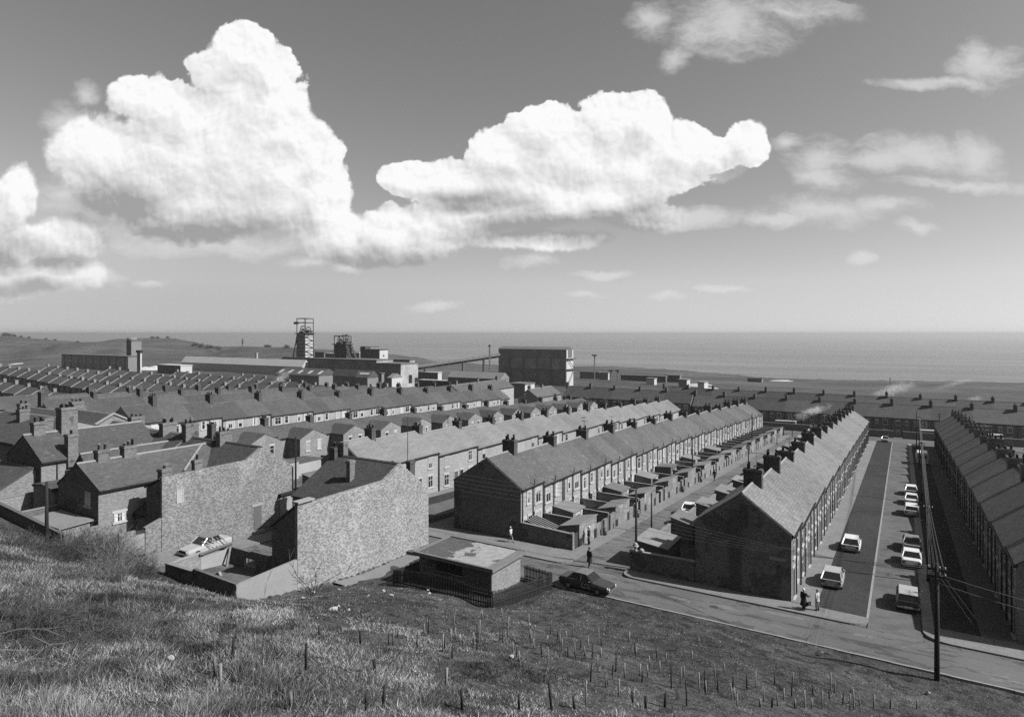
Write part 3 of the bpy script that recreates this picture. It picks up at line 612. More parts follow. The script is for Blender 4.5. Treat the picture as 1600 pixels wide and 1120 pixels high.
# ------------------------------------------------------------ buildings standing by themselves
def polywall(mb, pts3, t, mi=0):
    """thick polygon: pts3 list, pushed by vector t"""
    q = [tuple(Vector(p)+Vector(t)) for p in pts3]; n = len(pts3)
    mb.face(pts3, mi); mb.face(q[::-1], mi)
    for i in range(n): mb.face([pts3[i], q[i], q[(i+1) % n], pts3[(i+1) % n]][::-1], mi)
def gabled(name, label, cat, x0, x1, y0, y1, zb, e0, e1, zr, axis='y', r=None, wall='brick', roof='tile_dark', ov=.18, th=.12, group=None, ridge='ridge', gable=None, cope=()):
    """house whose ridge runs along axis; e0/e1 eave heights on the low/high side of the other axis"""
    h = thing(name, label, cat, ((x0+x1)/2, (y0+y1)/2, zb), 0, group); cx, cy = (x0+x1)/2, (y0+y1)/2
    if axis == 'y': a0, a1, s0, s1 = x0-cx, x1-cx, y0-cy, y1-cy
    else: a0, a1, s0, s1 = y0-cy, y1-cy, x0-cx, x1-cx
    rr = (a0+a1)/2 if r is None else r-(cx if axis == 'y' else cy)
    E0, E1, R = e0-zb, e1-zb, zr-zb
    prof = [(a0, -1.5), (a1, -1.5), (a1, E1), (rr, R), (a0, E0)]; m0 = (R-E0)/(rr-a0); m1 = (R-E1)/(a1-rr)
    if axis == 'y': sw = lambda mb, pr, p, q: mb.prism(pr, p, q, 'y')
    else: sw = lambda mb, pr, p, q: mb.prism(pr[::-1], p, q, 'x')
    sw_ = MB(); sw(sw_, prof, s0, s1); sw_.build('wall', M[wall], h)
    rb = MB(); sw(rb, [(rr, R+.03), (a1+ov, E1-m1*ov+.03), (a1+ov, E1-m1*ov+.03+th), (rr, R+.03+th), (a0-ov, E0-m0*ov+.03+th), (a0-ov, E0-m0*ov+.03)], s0-.08, s1+.08); ro = rb.build('roof', M[roof], h)
    rt = MB(); sw(rt, [(rr-.15, R+th-.02), (rr+.15, R+th-.02), (rr, R+th+.12)], s0-.08, s1+.08); rt.build('ridge_tiles', M[ridge], ro)
    for s in cope:
        c = MB(); sw(c, [(rr, R+.14), (a1+ov, E1-m1*ov+.14), (a1+ov, E1-m1*ov+.34), (rr, R+.36), (a0-ov, E0-m0*ov+.34), (a0-ov, E0-m0*ov+.14)], s-(cx if axis == 'x' else cy)-.13, s-(cx if axis == 'x' else cy)+.13); c.build('coping', M['coping'], h)
    gt = MB()
    if axis == 'y': gt.box((a1+.02, s0, E1-m1*ov-.1), (a1+ov+.1, s1, E1-m1*ov+.02)); gt.build('gutter', M['black'], h); gt = MB(); gt.box((a0-ov-.1, s0, E0-m0*ov-.1), (a0-.02, s1, E0-m0*ov+.02))
    else: gt.box((s0, a1+.02, E1-m1*ov-.1), (s1, a1+ov+.1, E1-m1*ov+.02)); gt.build('gutter', M['black'], h); gt = MB(); gt.box((s0, a0-ov-.1, E0-m0*ov-.1), (s1, a0-.02, E0-m0*ov+.02))
    gt.build('gutter', M['black'], h)
    h['_c'] = (cx, cy, zb); return h
def sub(h, fn):
    c = h['_c']; return c
def stack_on(h, x, y, z0, z1, wx, wy, pots=2, mat='stack_brick', pm='pot'):
    c = h['_c']; return chimney(h, x-c[0], y-c[1], z0-c[2], z1-c[2], wx, wy, pots, mat, pm)
# --- the house with the big pale gable wall (right of the side street)
h = thing('end_house', 'end house with a huge pale blank brick gable wall and dark slate roof', 'house', (-43.4, 44, 0)); h['_c'] = (-43.4, 44, 0); c = (-43.4, 44)
mb = MB(); X = lambda x: x-c[0]; Yy = lambda y: y-c[1]
mb.prism([(Yy(39.8), -1), (Yy(48.7), -1), (Yy(48.7), 5.75), (Yy(44.7), 8.7), (Yy(39.8), 6.)][::-1], X(-47.7), X(-39.5), 'x'); mb.build('wall', M['brick_dark'], h)
mb = MB(); pr = [(Yy(33.), -.8), (Yy(48.72), -.8), (Yy(48.72), 5.8), (Yy(44.7), 8.95), (Yy(42.6), 7.85), (Yy(42.4), 7.8), (Yy(34.4), 7.72), (Yy(34.4), 7.9), (Yy(33.), 7.9)]
polywall(mb, [(X(-39.2), p, q) for p, q in pr], (-.3, 0, 0)); mb.build('gable_wall', M['brick_white'], h)
rb = MB(); m0 = (8.7-6.)/(4.9); m1 = (8.7-5.75)/4
rb.prism([(Yy(44.7), 8.73), (Yy(48.9), 5.6), (Yy(48.9), 5.72), (Yy(44.7), 8.86), (Yy(39.5), 5.97), (Yy(39.5), 5.85)][::-1], X(-47.85), X(-39.52), 'x'); ro = rb.build('roof', M['tile_dark'], h)
rt = MB(); rt.prism([(Yy(44.55), 8.83), (Yy(44.85), 8.83), (Yy(44.7), 8.97)][::-1], X(-47.85), X(-39.3), 'x'); rt.build('ridge_tiles', M['tile_dark'], ro)
mb = MB(); mb.prism([(X(-42.15), -1), (X(-39.5), -1), (X(-39.5), 7.55), (X(-42.15), 5.65)], Yy(33.0), Yy(39.8), 'y'); ofs = mb.build('offshoot_wall', M['brick_shaded'], h)
mb = MB(); mb.prism([(X(-42.35), 5.6), (X(-39.45), 7.62), (X(-39.45), 7.74), (X(-42.35), 5.72)], Yy(32.9), Yy(42.5), 'y'); mb.build('offshoot_roof', M['tile_dark'], h)
mb = MB(); mb.box((X(-39.7), Yy(32.9), 7.9), (X(-39.0), Yy(34.5), 8.02)); mb.build('coping', M['coping'], h)
mb = MB(); mb.box((X(-48.), Yy(39.5), 5.95), (X(-47.72), Yy(44.7), 6.)); 
for x, y, z0, z1, wx, wy, n_, mt in ((-43., 42.2, 7., 9.25, .45, .62, 0, 'stack_brick'), (-47.4, 44.7, 8, 9.7, .7, 1.3, 2, 'soot'), (-46.7, 44.9, 8.2, 10.2, .6, .6, 0, 'stack_brick'), (-39.9, 46.9, 6.8, 8.75, .5, .7, 0, 'soot')): chimney(h, X(x), Yy(y), z0, z1, wx, wy, n_, mt)
# --- the corner house across the side street with the long rough wall
h = thing('corner_house', 'corner house with a long rough brick side wall above the parked car', 'house', (-58, 40, 1)); c = (-58, 40, 1)
X = lambda x: x+58; Yy = lambda y: y-40; Z = lambda z: z-1
mb = MB(); mb.prism([(Yy(37), Z(0)), (Yy(44.9), Z(0)), (Yy(44.9), Z(7.0)), (Yy(41.07), Z(9.45)), (Yy(37), Z(7.1))][::-1], X(-66), X(-54.3), 'x'); mb.build('wall', M['brick'], h)
mb = MB(); pr = [(Yy(31.1), Z(.5)), (Yy(44.92), Z(.5)), (Yy(44.92), Z(7.05)), (Yy(41.07), Z(9.65)), (Yy(39.3), Z(8.6)), (Yy(31.1), Z(8.5))]
polywall(mb, [(X(-54.), p, q) for p, q in pr], (-.3, 0, 0)); gw = mb.build('side_wall', M['brick_rough'], h)
rb = MB(); rb.prism([(Yy(41.07), Z(9.48)), (Yy(45.1), Z(6.9)), (Yy(45.1), Z(7.02)), (Yy(41.07), Z(9.6)), (Yy(36.8), Z(7.1)), (Yy(36.8), Z(6.98))][::-1], X(-66), X(-54.32), 'x'); ro = rb.build('roof', M['tile_dark'], h)
rt = MB(); rt.prism([(Yy(40.9), Z(9.56)), (Yy(41.2), Z(9.56)), (Yy(41.07), Z(9.7))][::-1], X(-66), X(-54.), 'x'); rt.build('ridge_tiles', M['tile_dark'], ro)
mb = MB(); mb.prism([(X(-56.4), Z(1)), (X(-54.3), Z(1)), (X(-54.3), Z(8.2)), (X(-56.4), Z(7.3))], Yy(31.1), Yy(37.5), 'y'); mb.build('offshoot_wall', M['brick_shaded'], h)
mb = MB(); mb.prism([(X(-56.6), Z(7.3)), (X(-54.28), Z(8.3)), (X(-54.28), Z(8.42)), (X(-56.6), Z(7.42))], Yy(31.0), Yy(39), 'y'); mb.build('offshoot_roof', M['tile_dark'], h)
for x, y, z0, z1, wx, wy, n_ in ((-54.5, 31.6, 7.8, 9.15, .7, .8, 1), (-54.33, 34.5, 8.2, 9.45, .5, .75, 1), (-60., 41.07, 9, 10.7, .7, 1.4, 3), (-65.9, 41.07, 9, 11.1, .8, 1.5, 3)): chimney(h, X(x), Yy(y), Z(z0), Z(z1), wx, wy, n_)
door(h, X(-54.), Yy(40.15), Yy(41.05), Z(1.55), Z(3.9), mat='grey_paint', frame=False)
q = MB(); q.box((X(-54.02), Yy(40.0), Z(1.3)), (X(-53.6), Yy(41.2), Z(1.55))); q.build('doorstep', M['coping'], h); q = MB(); q.box((X(-54.02), Yy(39.95), Z(3.9)), (X(-53.93), Yy(41.2), Z(4.15))); q.build('lintel', M['coping'], h)
window(h, X(-54.), Yy(32.4), Yy(33.0), Z(6.0), Z(7.15), 'none')
mb = MB(); mb.box((X(-54.02), Yy(43.2), Z(2.2)), (X(-53.94), Yy(44.85), Z(4.3))); sf_ = mb.build('shop_window', M['cement_pale'], h)
mb = MB(); mb.box((X(-54.02), Yy(43.0), Z(4.3)), (X(-53.7), Yy(44.9), Z(4.55))); mb.build('fascia', M['wood_dark'], sf_)
gutter_pipe(h, X(-54.), Yy(44.8), Z(.5), Z(7.0))
# --- rear houses left of it
h = gabled('end_house', 'brick house with plain slate roof and dark window end, left of the long rough wall', 'house', -65., -58., 28., 40.6, 3.4, 7.3, 7.55, 9.3, 'y', r=-61.6, wall='brick', roof='slate')
gable_d = MB(); c = h['_c']
gable_d.prism([(-3.5, -1.5), (3.5, -1.5), (3.5, 4.15), (-.1, 5.9), (-3.5, 3.9)], 28-c[1]-.05, 28-c[1], 'y'); gable_d.build('gable_wall', M['brick_shaded'], h)
stack_on(h, -61.6, 30.0, 8.6, 10.35, .8, 1.0, 2); stack_on(h, -61.6, 32.3, 8.6, 10.4, .8, 1.1, 3)
window(h, 28-c[1]-.05, -60.2-c[0], -59.2-c[0], 6-c[2], 7.25-c[2], 'sill', side=-1, axis='y')
window(h, -58-c[0], 29.2-c[1], 30.2-c[1], 4.5-c[2], 5.3-c[2], 'both'); gutter_pipe(h, -58-c[0], 34.-c[1], -1, 7.5-c[2])
h = gabled('terraced_house', 'house with dark tiled roof and pale verge, behind the corner house', 'house', -77.3, -66.02, 36.5, 45., 2, 7.2, 7.2, 9.7, 'x', r=41.07, wall='brick', roof='tile_dark', cope=(-77.3,))
stack_on(h, -76.6, 41.07, 9, 11.1, .8, 1.5, 3); stack_on(h, -70., 41., 9, 10.9, .8, 1.6, 4)
h = gabled('terraced_house', 'taller house with pale gable verge and small slate roof at the far left', 'house', -95, -81.5, 35.5, 46.5, 2, 8, 8, 10.9, 'x', r=41, wall='brick', roof='tile_dark', cope=(-81.5,))
stack_on(h, -90.5, 41, 10, 12.1, .8, 1.4, 3)
h = gabled('end_house', 'brick house with a tall stack on its eave and a dark gable, at the left', 'house', -77.3, -70., 28.7, 40., 4.2, 8.5, 8.55, 10.7, 'y', r=-73.7, wall='brick', roof='slate')
c = h['_c']; gd = MB(); gd.prism([(-3.65, -1.5), (3.65, -1.5), (3.65, 4.35), (-.05, 6.5), (-3.65, 4.3)], 28.7-c[1]-.05, 28.7-c[1], 'y'); gd.build('gable_wall', M['brick_shaded'], h)
stack_on(h, -73.7, 29.9, 10.2, 12., .85, 1.0, 2); stack_on(h, -73.7, 32.5, 10.2, 13.2, 1.2, 1.5, 5); stack_on(h, -70.1, 31.3, 7.7, 10.9, .8, .9, 1); gutter_pipe(h, -70-c[0], 30-c[1], 0, 8.4-c[2])
stack_on(h, -74.2, 31.0, 9.8, 12.2, .5, .8, 0)
h = gabled('outhouse', 'small lean brick back wing between the dark gable and the slate roofed house', 'outhouse', -69.8, -66.2, 31.2, 40.9, 4, 7.2, 7.4, 9., 'y', wall='brick_dark', roof='slate')
h = gabled('outhouse', 'low brick yard outhouse in front of the small back wing at the left', 'outhouse', -69.4, -66.0, 27.8, 31.18, 4, 6.6, 6.6, 6.8, 'y', wall='brick', roof='slate', ridge='slate')
h = gabled('outhouse', 'low outhouse with dark sloping roof at the left edge', 'outhouse', -79.5, -71., 25.4, 28.64, 4.5, 6.1, 7.6, 7.8, 'x', r=28.4, wall='brick', roof='slate', ridge='slate')
c = h['_c']; q = MB(); q.box((-4.25, 25.36-c[1], 5.2-c[2]), (-1.6, 25.39-c[1], 6.0-c[2])); q.build('white_boarding', M['white_paint'], h)
h = gabled('house', 'grey rendered house with a slate roof cut by the left edge', 'house', -96, -79., 30, 41, 5, 9.2, 9.2, 11., 'x', r=35.6, wall='render_coat', roof='slate')
stack_on(h, -91.5, 35.6, 10.6, 12.3, .9, 1.0, 2); stack_on(h, -87.5, 34.0, 9.8, 12., .9, 1.0, 3)
h = gabled('house', 'slate roofed house behind the rendered house at the left edge', 'house', -122, -104, 44, 53, 2, 6.2, 6.2, 8.6, 'x', wall='brick', roof='slate')
stack_on(h, -106, 48.5, 8, 9.9, .8, 1.4, 4)
h = gabled('terraced_house', 'narrow dark roofed house between the pale verge and the next terrace house', 'house', -81.48, -77.5, 36.3, 45.2, 2, 7.2, 7.2, 10.1, 'x', r=41.0, wall='brick', roof='tile_dark')
h = gabled('lean_to', 'little lean-to with tiled roof in the angle beside the long rough wall', 'outhouse', -58., -56.42, 31.0, 34, 3, 5., 6.9, 7.0, 'x', r=33.8, wall='brick_dark', roof='tile_dark', ridge='slate')
# --- boundary walls
def wall_run(name, label, a, b, t, z0, z1, mat='yard_brick', zb=-.8, cope=True, group=None, cat='wall', copemat='ridge'):
    """wall from a to b (plan), tops z0->z1 (absolute), reaching below the ground"""
    o = thing(name, label, cat, (a[0], a[1], min(h1(*a), h1(*b))), 0, group); zb0 = min(h1(*a), h1(*b))
    d = Vector((b[0]-a[0], b[1]-a[1], 0)); L = d.length; d.normalize(); nrm = Vector((-d.y, d.x, 0))*t/2; mb = MB(); q = MB()
    for m_, lo0, lo1, hi0, hi1, k in ((mb, zb-.6, zb-.6, z0-zb0, z1-zb0, 1.), (q, z0-zb0, z1-zb0, z0-zb0+.09, z1-zb0+.09, 1.35)):
        e = d*(0 if k == 1 else .03); A = -e; B = d*L+e; n_ = nrm*k
        p = [A-n_, B-n_, B+n_, A+n_]; lo = [lo0, lo1, lo1, lo0]; hi = [hi0, hi1, hi1, hi0]
        V = [(p[i].x, p[i].y, lo[i]) for i in range(4)]+[(p[i].x, p[i].y, hi[i]) for i in range(4)]
        for f in ((3,2,1,0),(4,5,6,7),(0,1,5,4),(1,2,6,5),(2,3,7,6),(3,0,4,7)): m_.face([V[i] for i in f])
    w = mb.build('wall_face', M[mat], o)
    if cope: q.build('coping', M[copemat], o)
    return o
wall_run('yard_wall', 'low dark yard wall with stepped top, left half, above the rough grass', (-47.8, 27.9), (-44.3, 27.9), .25, 3.3, 3.35, 'brick_shaded')
wall_run('yard_wall', 'low dark yard wall, taller right half meeting the pale yard wall', (-44.28, 27.9), (-39.33, 27.9), .25, 3.62, 3.5, 'brick_shaded', cope=False)
wall_run('yard_wall', 'smooth grey yard wall running on from the huge pale gable wall', (-39.33, 27.78), (-39.33, 32.98), .25, 3.45, 3.65, 'render_coat', cope=False)
wall_run('yard_wall', 'sunlit inner side of the ruined yard wall along the side street', (-47.75, 28.1), (-47.75, 30.7), .25, 3.25, 3.3, 'brick', copemat='coping')
wall_run('yard_wall', 'brick wall with a timber gate below the long rough wall', (-54.12, 29.7), (-54.12, 31.05), .26, 4.5, 4.95, 'brick_rough', copemat='ridge')
wall_run('yard_wall', 'short pale brick wall beside the bushes left of the gate', (-54.12, 27.6), (-54.12, 28.9), .26, 4.6, 4.55, 'brick_rough', cope=False)
o = thing('gate', 'grey boarded gate between two pieces of yard wall', 'gate', (-54.12, 28.92, 2.4)); mb = MB(); mb.box((-.04, 0, 0), (.04, .76, 1.8)); mb.build('boards', M['grey_paint'], o); mb = MB(); mb.box((-.1, -.0, 1.8), (.1, .77, 2.05)); mb.build('lintel', M['wood_dark'], o)
wall_run('yard_wall', 'long dark back yard wall above the grass at the far left', (-76, 25.), (-57.4, 25.), .25, 6.1, 4.75, 'brick_shaded', copemat='felt')
wall_run('yard_wall', 'yard wall running back beside the flat outhouse roof at the left', (-57.3, 25.), (-57.3, 27.8), .25, 4.7, 4.7, 'brick')
wall_run('yard_wall', 'plain yard wall between the dark gables at the left', (-65.2, 25.2), (-65.2, 28.), .25, 5.3, 5.3, 'brick_shaded')
wall_run('yard_wall', 'sunlit yard wall below the tall eave stack', (-70.4, 25.2), (-70.4, 28.5), .25, 5.7, 5.7, 'brick')
o = thing('outhouse', 'flat roofed outhouse with pale slab roof behind the telegraph pole at the left', 'outhouse', (-61, 26.4, 3.6)); mb = MB(); mb.box((-2.8, -1.1, -1), (2.6, 1.1, 1.3)); mb.build('wall', M['brick'], o)
mb = MB(); mb.prism([(-1.3, 1.3), (1.3, 1.42), (1.3, 1.54), (-1.3, 1.42)][::-1], -3., 2.8, 'x'); mb.build('roof', M['concrete'], o)
# --- ruined shed in the yard
o = thing('ruined_shed', 'roofless ruined shed with bare rafters and leaning timber in the walled yard', 'shed', (-45, 33.3, .8))
mb = MB(); pr = [(-2.75, -.8), (2.8, -.8), (2.8, 2.0), (-2.75, 2.35)]
def holed(mb, x0, x1, z0, z1, hx0, hx1, hz0, hz1, y0, y1):
    mb.box((x0, y0, z0), (hx0, y1, z1)); mb.box((hx1, y0, z0), (x1, y1, z1)); mb.box((hx0, y0, z0), (hx1, y1, hz0)); mb.box((hx0, y0, hz1), (hx1, y1, z1))
holed(mb, -2.7, 2.75, -.8, 2.3, -.9, .6, .6, 1.75, -.1, .12); cw_ = mb.build('cross_wall', M['brick_shaded'], o)
f = MB(); 
for x in (-.9, -.4, .12, .54): f.box((x, -.06, .6), (x+.06, .0, 1.75))
f.box((-.9, -.055, 1.15), (.6, -.005, 1.21)); f.build('window_frame', M['white_paint'], cw_)
mb = MB(); mb.box((-2.72, -2.75, -.6), (-2.6, -.12, 2.2)); bd = mb.build('boarded_doors', M['wood_pale'], o)
mb = MB(); mb.bar((-2.55, -2.9, 2.45), (-2.5, -.1, 2.6), .2); mb.build('beam', M['wood'], o)
for k in range(6):
    mb = MB(); y = -1.85+k*.32; mb.bar((-2.6, y, 2.5), (-4.0, y+.1, 2.95), .1); mb.build('rafter', M['wood_pale' if k % 2 else 'wood'], o)
mb = MB(); mb.box((-3.8, -1.7, 2.7), (-2.75, -.9, 2.74)); mb.xf(Matrix.Rotation(0, 4, 'Z')); mb.build('roof_boards', M['white_paint'], o)
mb = MB(); mb.bar((-2.4, -.3, 2.4), (-1.6, -1.4, .2), .16); mb.build('leaning_timber', M['wood'], o)
mb = MB(); mb.bar((2.0, .3, 1.), (2.3, .35, 2.9), .1); mb.bar((2.4, .3, 1.), (2.2, .4, 2.8), .1); mb.build('posts', M['wood_dark'], o)
mb = MB(); mb.prism([(-4.6, -.6), (-2.2, -.6), (-2.2, .7), (-2.9, 1.1), (-3.6, .6), (-4.6, .9)][::-1], .9, 1.1, 'x'); mb.build('broken_partition', M['yard_brick'], o)
mb = MB(); mb.prism([(-1.6, -.6), (1.0, -.6), (1.0, 1.0), (.3, .5), (-.6, 1.4), (-1.6, .8)], -2.6, -2.4, 'y'); mb.build('broken_partition', M['brick'], o)
mb = MB(); mb.bar((1.4, -1.2, -.3), (2.3, -.4, 1.9), .12); mb.build('leaning_timber', M['wood'], o)
mb = MB(); r_ = random.Random(4)
for k in range(60):
    a = Vector((-1.2+r_.uniform(-1.3, 2.2), -2.2+r_.uniform(-1.6, 1.2), r_.uniform(-.1, .5))); mb.bar(a, a+Vector((r_.uniform(-.5, .5), r_.uniform(-.5, .5), r_.uniform(-.1, .4))), r_.uniform(.05, .16))
j_ = link('junk_heap', mb.mesh('junk_heap', M['wood_pale']), None, (-45, 33.3, .9)); tag(j_, 'heap of broken pale timber on the floor of the walled yard', 'rubble')
# --- brick substation hut with flat roof
z0 = .55
o = thing('substation', 'dark brick substation hut with a wet flat roof inside a paling fence', 'hut', (-30.15, 42.8, z0)); X = lambda x: x+30.15; Yy = lambda y: y-42.8
def hut_roof_mat():
    m, nt, b = new_mat('hut_roof'); T = NT(nt); tc = T.n('ShaderNodeTexCoord'); mp = T.n('ShaderNodeMapping'); nt.links.new(tc.outputs['Object'], mp.inputs[0]); mp.inputs['Location'].default_value = (3.1, 1.2, 0)
    v = T.m('MULTIPLY', T.ramp(T.noise(mp.outputs[0], 2.6, 5), .3, .7, .85, 1.15), .17)
    sx_ = T.n('ShaderNodeSeparateXYZ'); nt.links.new(tc.outputs['Object'], sx_.inputs[0])
    f = T.m('ADD', T.noise(mp.outputs[0], .55, 5, .6, .3), T.m('MULTIPLY', sx_.outputs[0], -.055)); pud = T.ramp(f, .46, .475)
    v = T.m('MULTIPLY', v, T.m('MULTIPLY_ADD', pud, -.68, 1.)); nt.links.new(T.grey(v), b.inputs['Base Color']); nt.links.new(T.m('MULTIPLY_ADD', pud, -.4, .9), b.inputs['Roughness']); return m
M['hut_roof'] = hut_roof_mat()
mb = MB(); mb.box((X(-33.65), Yy(40.7), -1), (X(-26.65), Yy(44.95), 2.28)); hw = mb.build('wall', M['brick_dark'], o)
mb = MB(); mb.box((X(-26.66), Yy(40.69), -1), (X(-26.62), Yy(44.96), 2.275)); mb.build('end_wall', M['brick'], o)  # end paler, front darker: sun and shade painted into the brick
mb = MB(); mb.box((X(-33.66), Yy(40.66), -1), (X(-26.66), Yy(40.7), 2.27)); mb.build('front_wall', M['brick_shaded'], o)
mb = MB(); mb.box((X(-34.), Yy(40.3), 2.28), (X(-26.3), Yy(45.3), 2.44)); rf = mb.build('roof', M['hut_roof'], o)
mb = MB()
for a, b in (((-34.03, 40.27), (-26.27, 40.5)), ((-34.03, 45.1), (-26.27, 45.33)), ((-34.03, 40.5), (-33.8, 45.1))): mb.box((X(a[0]), Yy(a[1]), 2.24), (X(b[0]), Yy(b[1]), 2.53))
mb.box((X(-26.95), Yy(40.5), 2.24), (X(-26.27), Yy(45.1), 2.5)); mb.build('fascia', M['felt'], rf)
for k in (0, 1):
    w = MB(); x = X(-31.9+k*1.35); w.box((x, Yy(40.6), 1.35), (x+1.15, Yy(40.655), 2.1)); wn = w.build('window', M['black'], o); q = MB(); q.box((x-.1, Yy(40.56), 1.25), (x+1.25, Yy(40.65), 1.34)); q.build('sill', M['felt'], wn)
mb = MB(); mb.tube([(X(-27.9), Yy(40.62), .3), (X(-27.9), Yy(40.62), 2.2)], .035, 5); mb.build('cable_pipe', M['concrete'], o)
# paling fence round it: four runs, one thing
fn = thing('paling_fence', 'dark wooden paling fence round the substation hut', 'fence', (-30, 41, .7)); 
cs = [(-34.4, 45.4), (-34.7, 38.7), (-25.2, 38.6), (-23.7, 44.9), (-26.4, 45.3)]
for (a, b) in zip(cs[:-1], cs[1:]):
    A = Vector((a[0], a[1], 0)); B = Vector((b[0], b[1], 0)); L = (B-A).length; n_ = int(L/.15); run = MB(); d = (B-A).normalized(); rl = MB()
    for k in range(n_+1):
        p = A+d*(k*L/n_); z = max(h1(p.x, p.y), .35)-.7; hgt = 1.3+.04*math.sin(k*1.7); q = MB(); q.prism([(-.045, -.3), (.045, -.3), (.045, hgt-.08), (0, hgt), (-.045, hgt-.08)], -.012, .012, 'y')
        q.xf(Matrix.Translation((p.x+30, p.y-41, z)) @ Matrix.Rotation(math.atan2(d.y, d.x), 4, 'Z')); run.v, base = run.v+q.v, len(run.v); run.f += [tuple(i+base for i in f) for f in q.f]; run.mi += q.mi; run.sm += q.sm
    for hz_ in (.35, 1.0):
        pa = (A.x+30+d.y*.05, A.y-41-d.x*.05, max(h1(A.x, A.y), .35)-.7+hz_); pb = (B.x+30+d.y*.05, B.y-41-d.x*.05, max(h1(B.x, B.y), .35)-.7+hz_); rl.bar(pa, pb, .07)
    run.build('palings', M['wood_dark'], fn); rl.build('rail', M['wood_dark'], fn)
# ------------------------------------------------------------ yards behind the two terraces on the lane
def outhouse(label, x0, x1, y0, y1, zl, zh, group, high='+x', roof='felt', wall='yard_brick', cat='outhouse', name='outhouse'):
    zb = float(village((x0+x1)/2, (y0+y1)/2)); o = thing(name, label, cat, ((x0+x1)/2, (y0+y1)/2, zb), 0, group); hx, hy = (x1-x0)/2, (y1-y0)/2
    a, b = (zl, zh) if high == '+x' else (zh, zl)
    mb = MB(); mb.prism([(-hx, -.6), (hx, -.6), (hx, b), (-hx, a)], -hy, hy, 'y'); mb.build('wall', M[wall], o)
    mb = MB(); ov = .1; s = (b-a)/(2*hx); mb.prism([(-hx-ov, a-s*ov+.01), (hx+ov, b+s*ov+.01), (hx+ov, b+s*ov+.1), (-hx-ov, a-s*ov+.1)], -hy-ov, hy+ov, 'y'); mb.build('roof', M[roof], o); return o
ry = random.Random(21)
for k in range(14):
    yc = 59.0+k*9.29; nm = ORD[k]
    o = outhouse('%s double outhouse from the near end with sloping slab roof, left side of the lane' % nm, -29.1, -27.0, yc-2.1, yc+2.05, 1.85, 2.35+ry.uniform(-.1, .15), 'outhouses on the left of the lane', roof=ry.choice(['felt', 'concrete', 'felt']))
    for s in (-1, 1):
        mb = MB(); yy = s*1.75; mb.box((1.05, yy-.32, .05), (1.075, yy+.32, .95)); mb.build('hatch', M['wood_dark'], o)
    zt = float(village(-27, yc+4.5)); lab = '%s stretch of lane wall with two dark gates, left side of the lane' % nm
    if k < 13:
        o = thing('lane_wall', lab, 'wall', (-27.12, yc+4.6, zt), 0, 'lane walls on the left'); mb = MB()
        segs = [(-2.5, -1.35), (-.5, .3), (1.15, 2.56)]
        for a, b in segs: mb.box((-.12, a, -.7), (.12, b, 1.55+.1*math.sin(k+a)))
        mb.build('wall_face', M['yard_brick'], o)
        for a, b in ((-1.35, -.5), (.3, 1.15)): q = MB(); q.box((-.06, a, .05), (-.02, b, 1.5)); q.build('gate', M['door_paint'], o)
    for dy in (0, 4.645):
        if yc+1+dy > 186: continue
        wall_run('yard_wall', '%s dividing yard wall behind the terrace, left side of the lane' % ORD[min(2*k+(dy > 0), 29)], (-32.6, yc+1.0+dy), (-27.2, yc+1.0+dy), .2, float(village(-30, yc+1+dy))+1.95, float(village(-30, yc+1+dy))+1.85, 'brick_shaded' if 0 else 'yard_brick', group='dividing yard walls left of the lane')
wall_run('yard_wall', 'dark end wall of the first yard, running from the dark gable to the lane', (-32.65, 55.5), (-27.1, 55.5), .25, 1.75, 1.5, 'brick_shaded')
o = thing('lane_wall', 'end pier with the first gate beside the lane corner', 'wall', (-27.12, 55.6, -.1)); mb = MB(); mb.box((-.14, -.2, -.5), (.14, .15, 1.75)); mb.build('wall_face', M['brick'], o); mb = MB(); mb.box((-.05, .15, 0), (0, 1.2, 1.5)); mb.build('gate', M['door_paint'], o)
# glasshouse and sheds standing in the yards
o = thing('glasshouse', 'low glass lean-to frame in the first yard by the dark gable', 'glasshouse', (-31, 57.0, float(village(-31, 57)))); mb = MB(); mb.prism([(-1.5, 0), (1.4, 0), (1.4, 1.3), (-1.5, 2.1)], -1., 1.0, 'y'); mb.build('glass', M['black'], o)
for k in range(6):
    q = MB(); y = -1.+k*.4; q.bar((-1.5, y, 2.13), (1.42, y, 1.33), .05); q.build('glazing_bar', M['white_paint'], o)
shed = [(63.5, 'shed with a part glazed sloping roof in the third yard'), (77.3, 'shed with a pale sloping roof and white posts'), (88.6, 'flat roofed kitchen shed behind the lane outhouses'), (97.5, 'pale shed with a white door facing the lane'), (111., 'dark shed standing against the terrace mid way up the lane'), (126., 'far shed with low dark roof against the terrace')]
for i, (y, lb) in enumerate(shed):
    o = outhouse(lb, -32.55, -30.2, y-1.4, y+1.5, 2.35, 2.0 if i != 3 else 2.5, None, roof='felt' if i != 4 else 'concrete', wall='wood' if i in (1, 3) else 'brick', cat='shed', name='shed')
    q = MB(); q.box((1.175, -.9, 1.0), (1.2, .3, 1.8)); q.build('window', M['pane'], o); q = MB(); q.box((1.175, .5, .1), (1.205, 1.25, 1.85)); q.build('door', M['white_paint'], o)
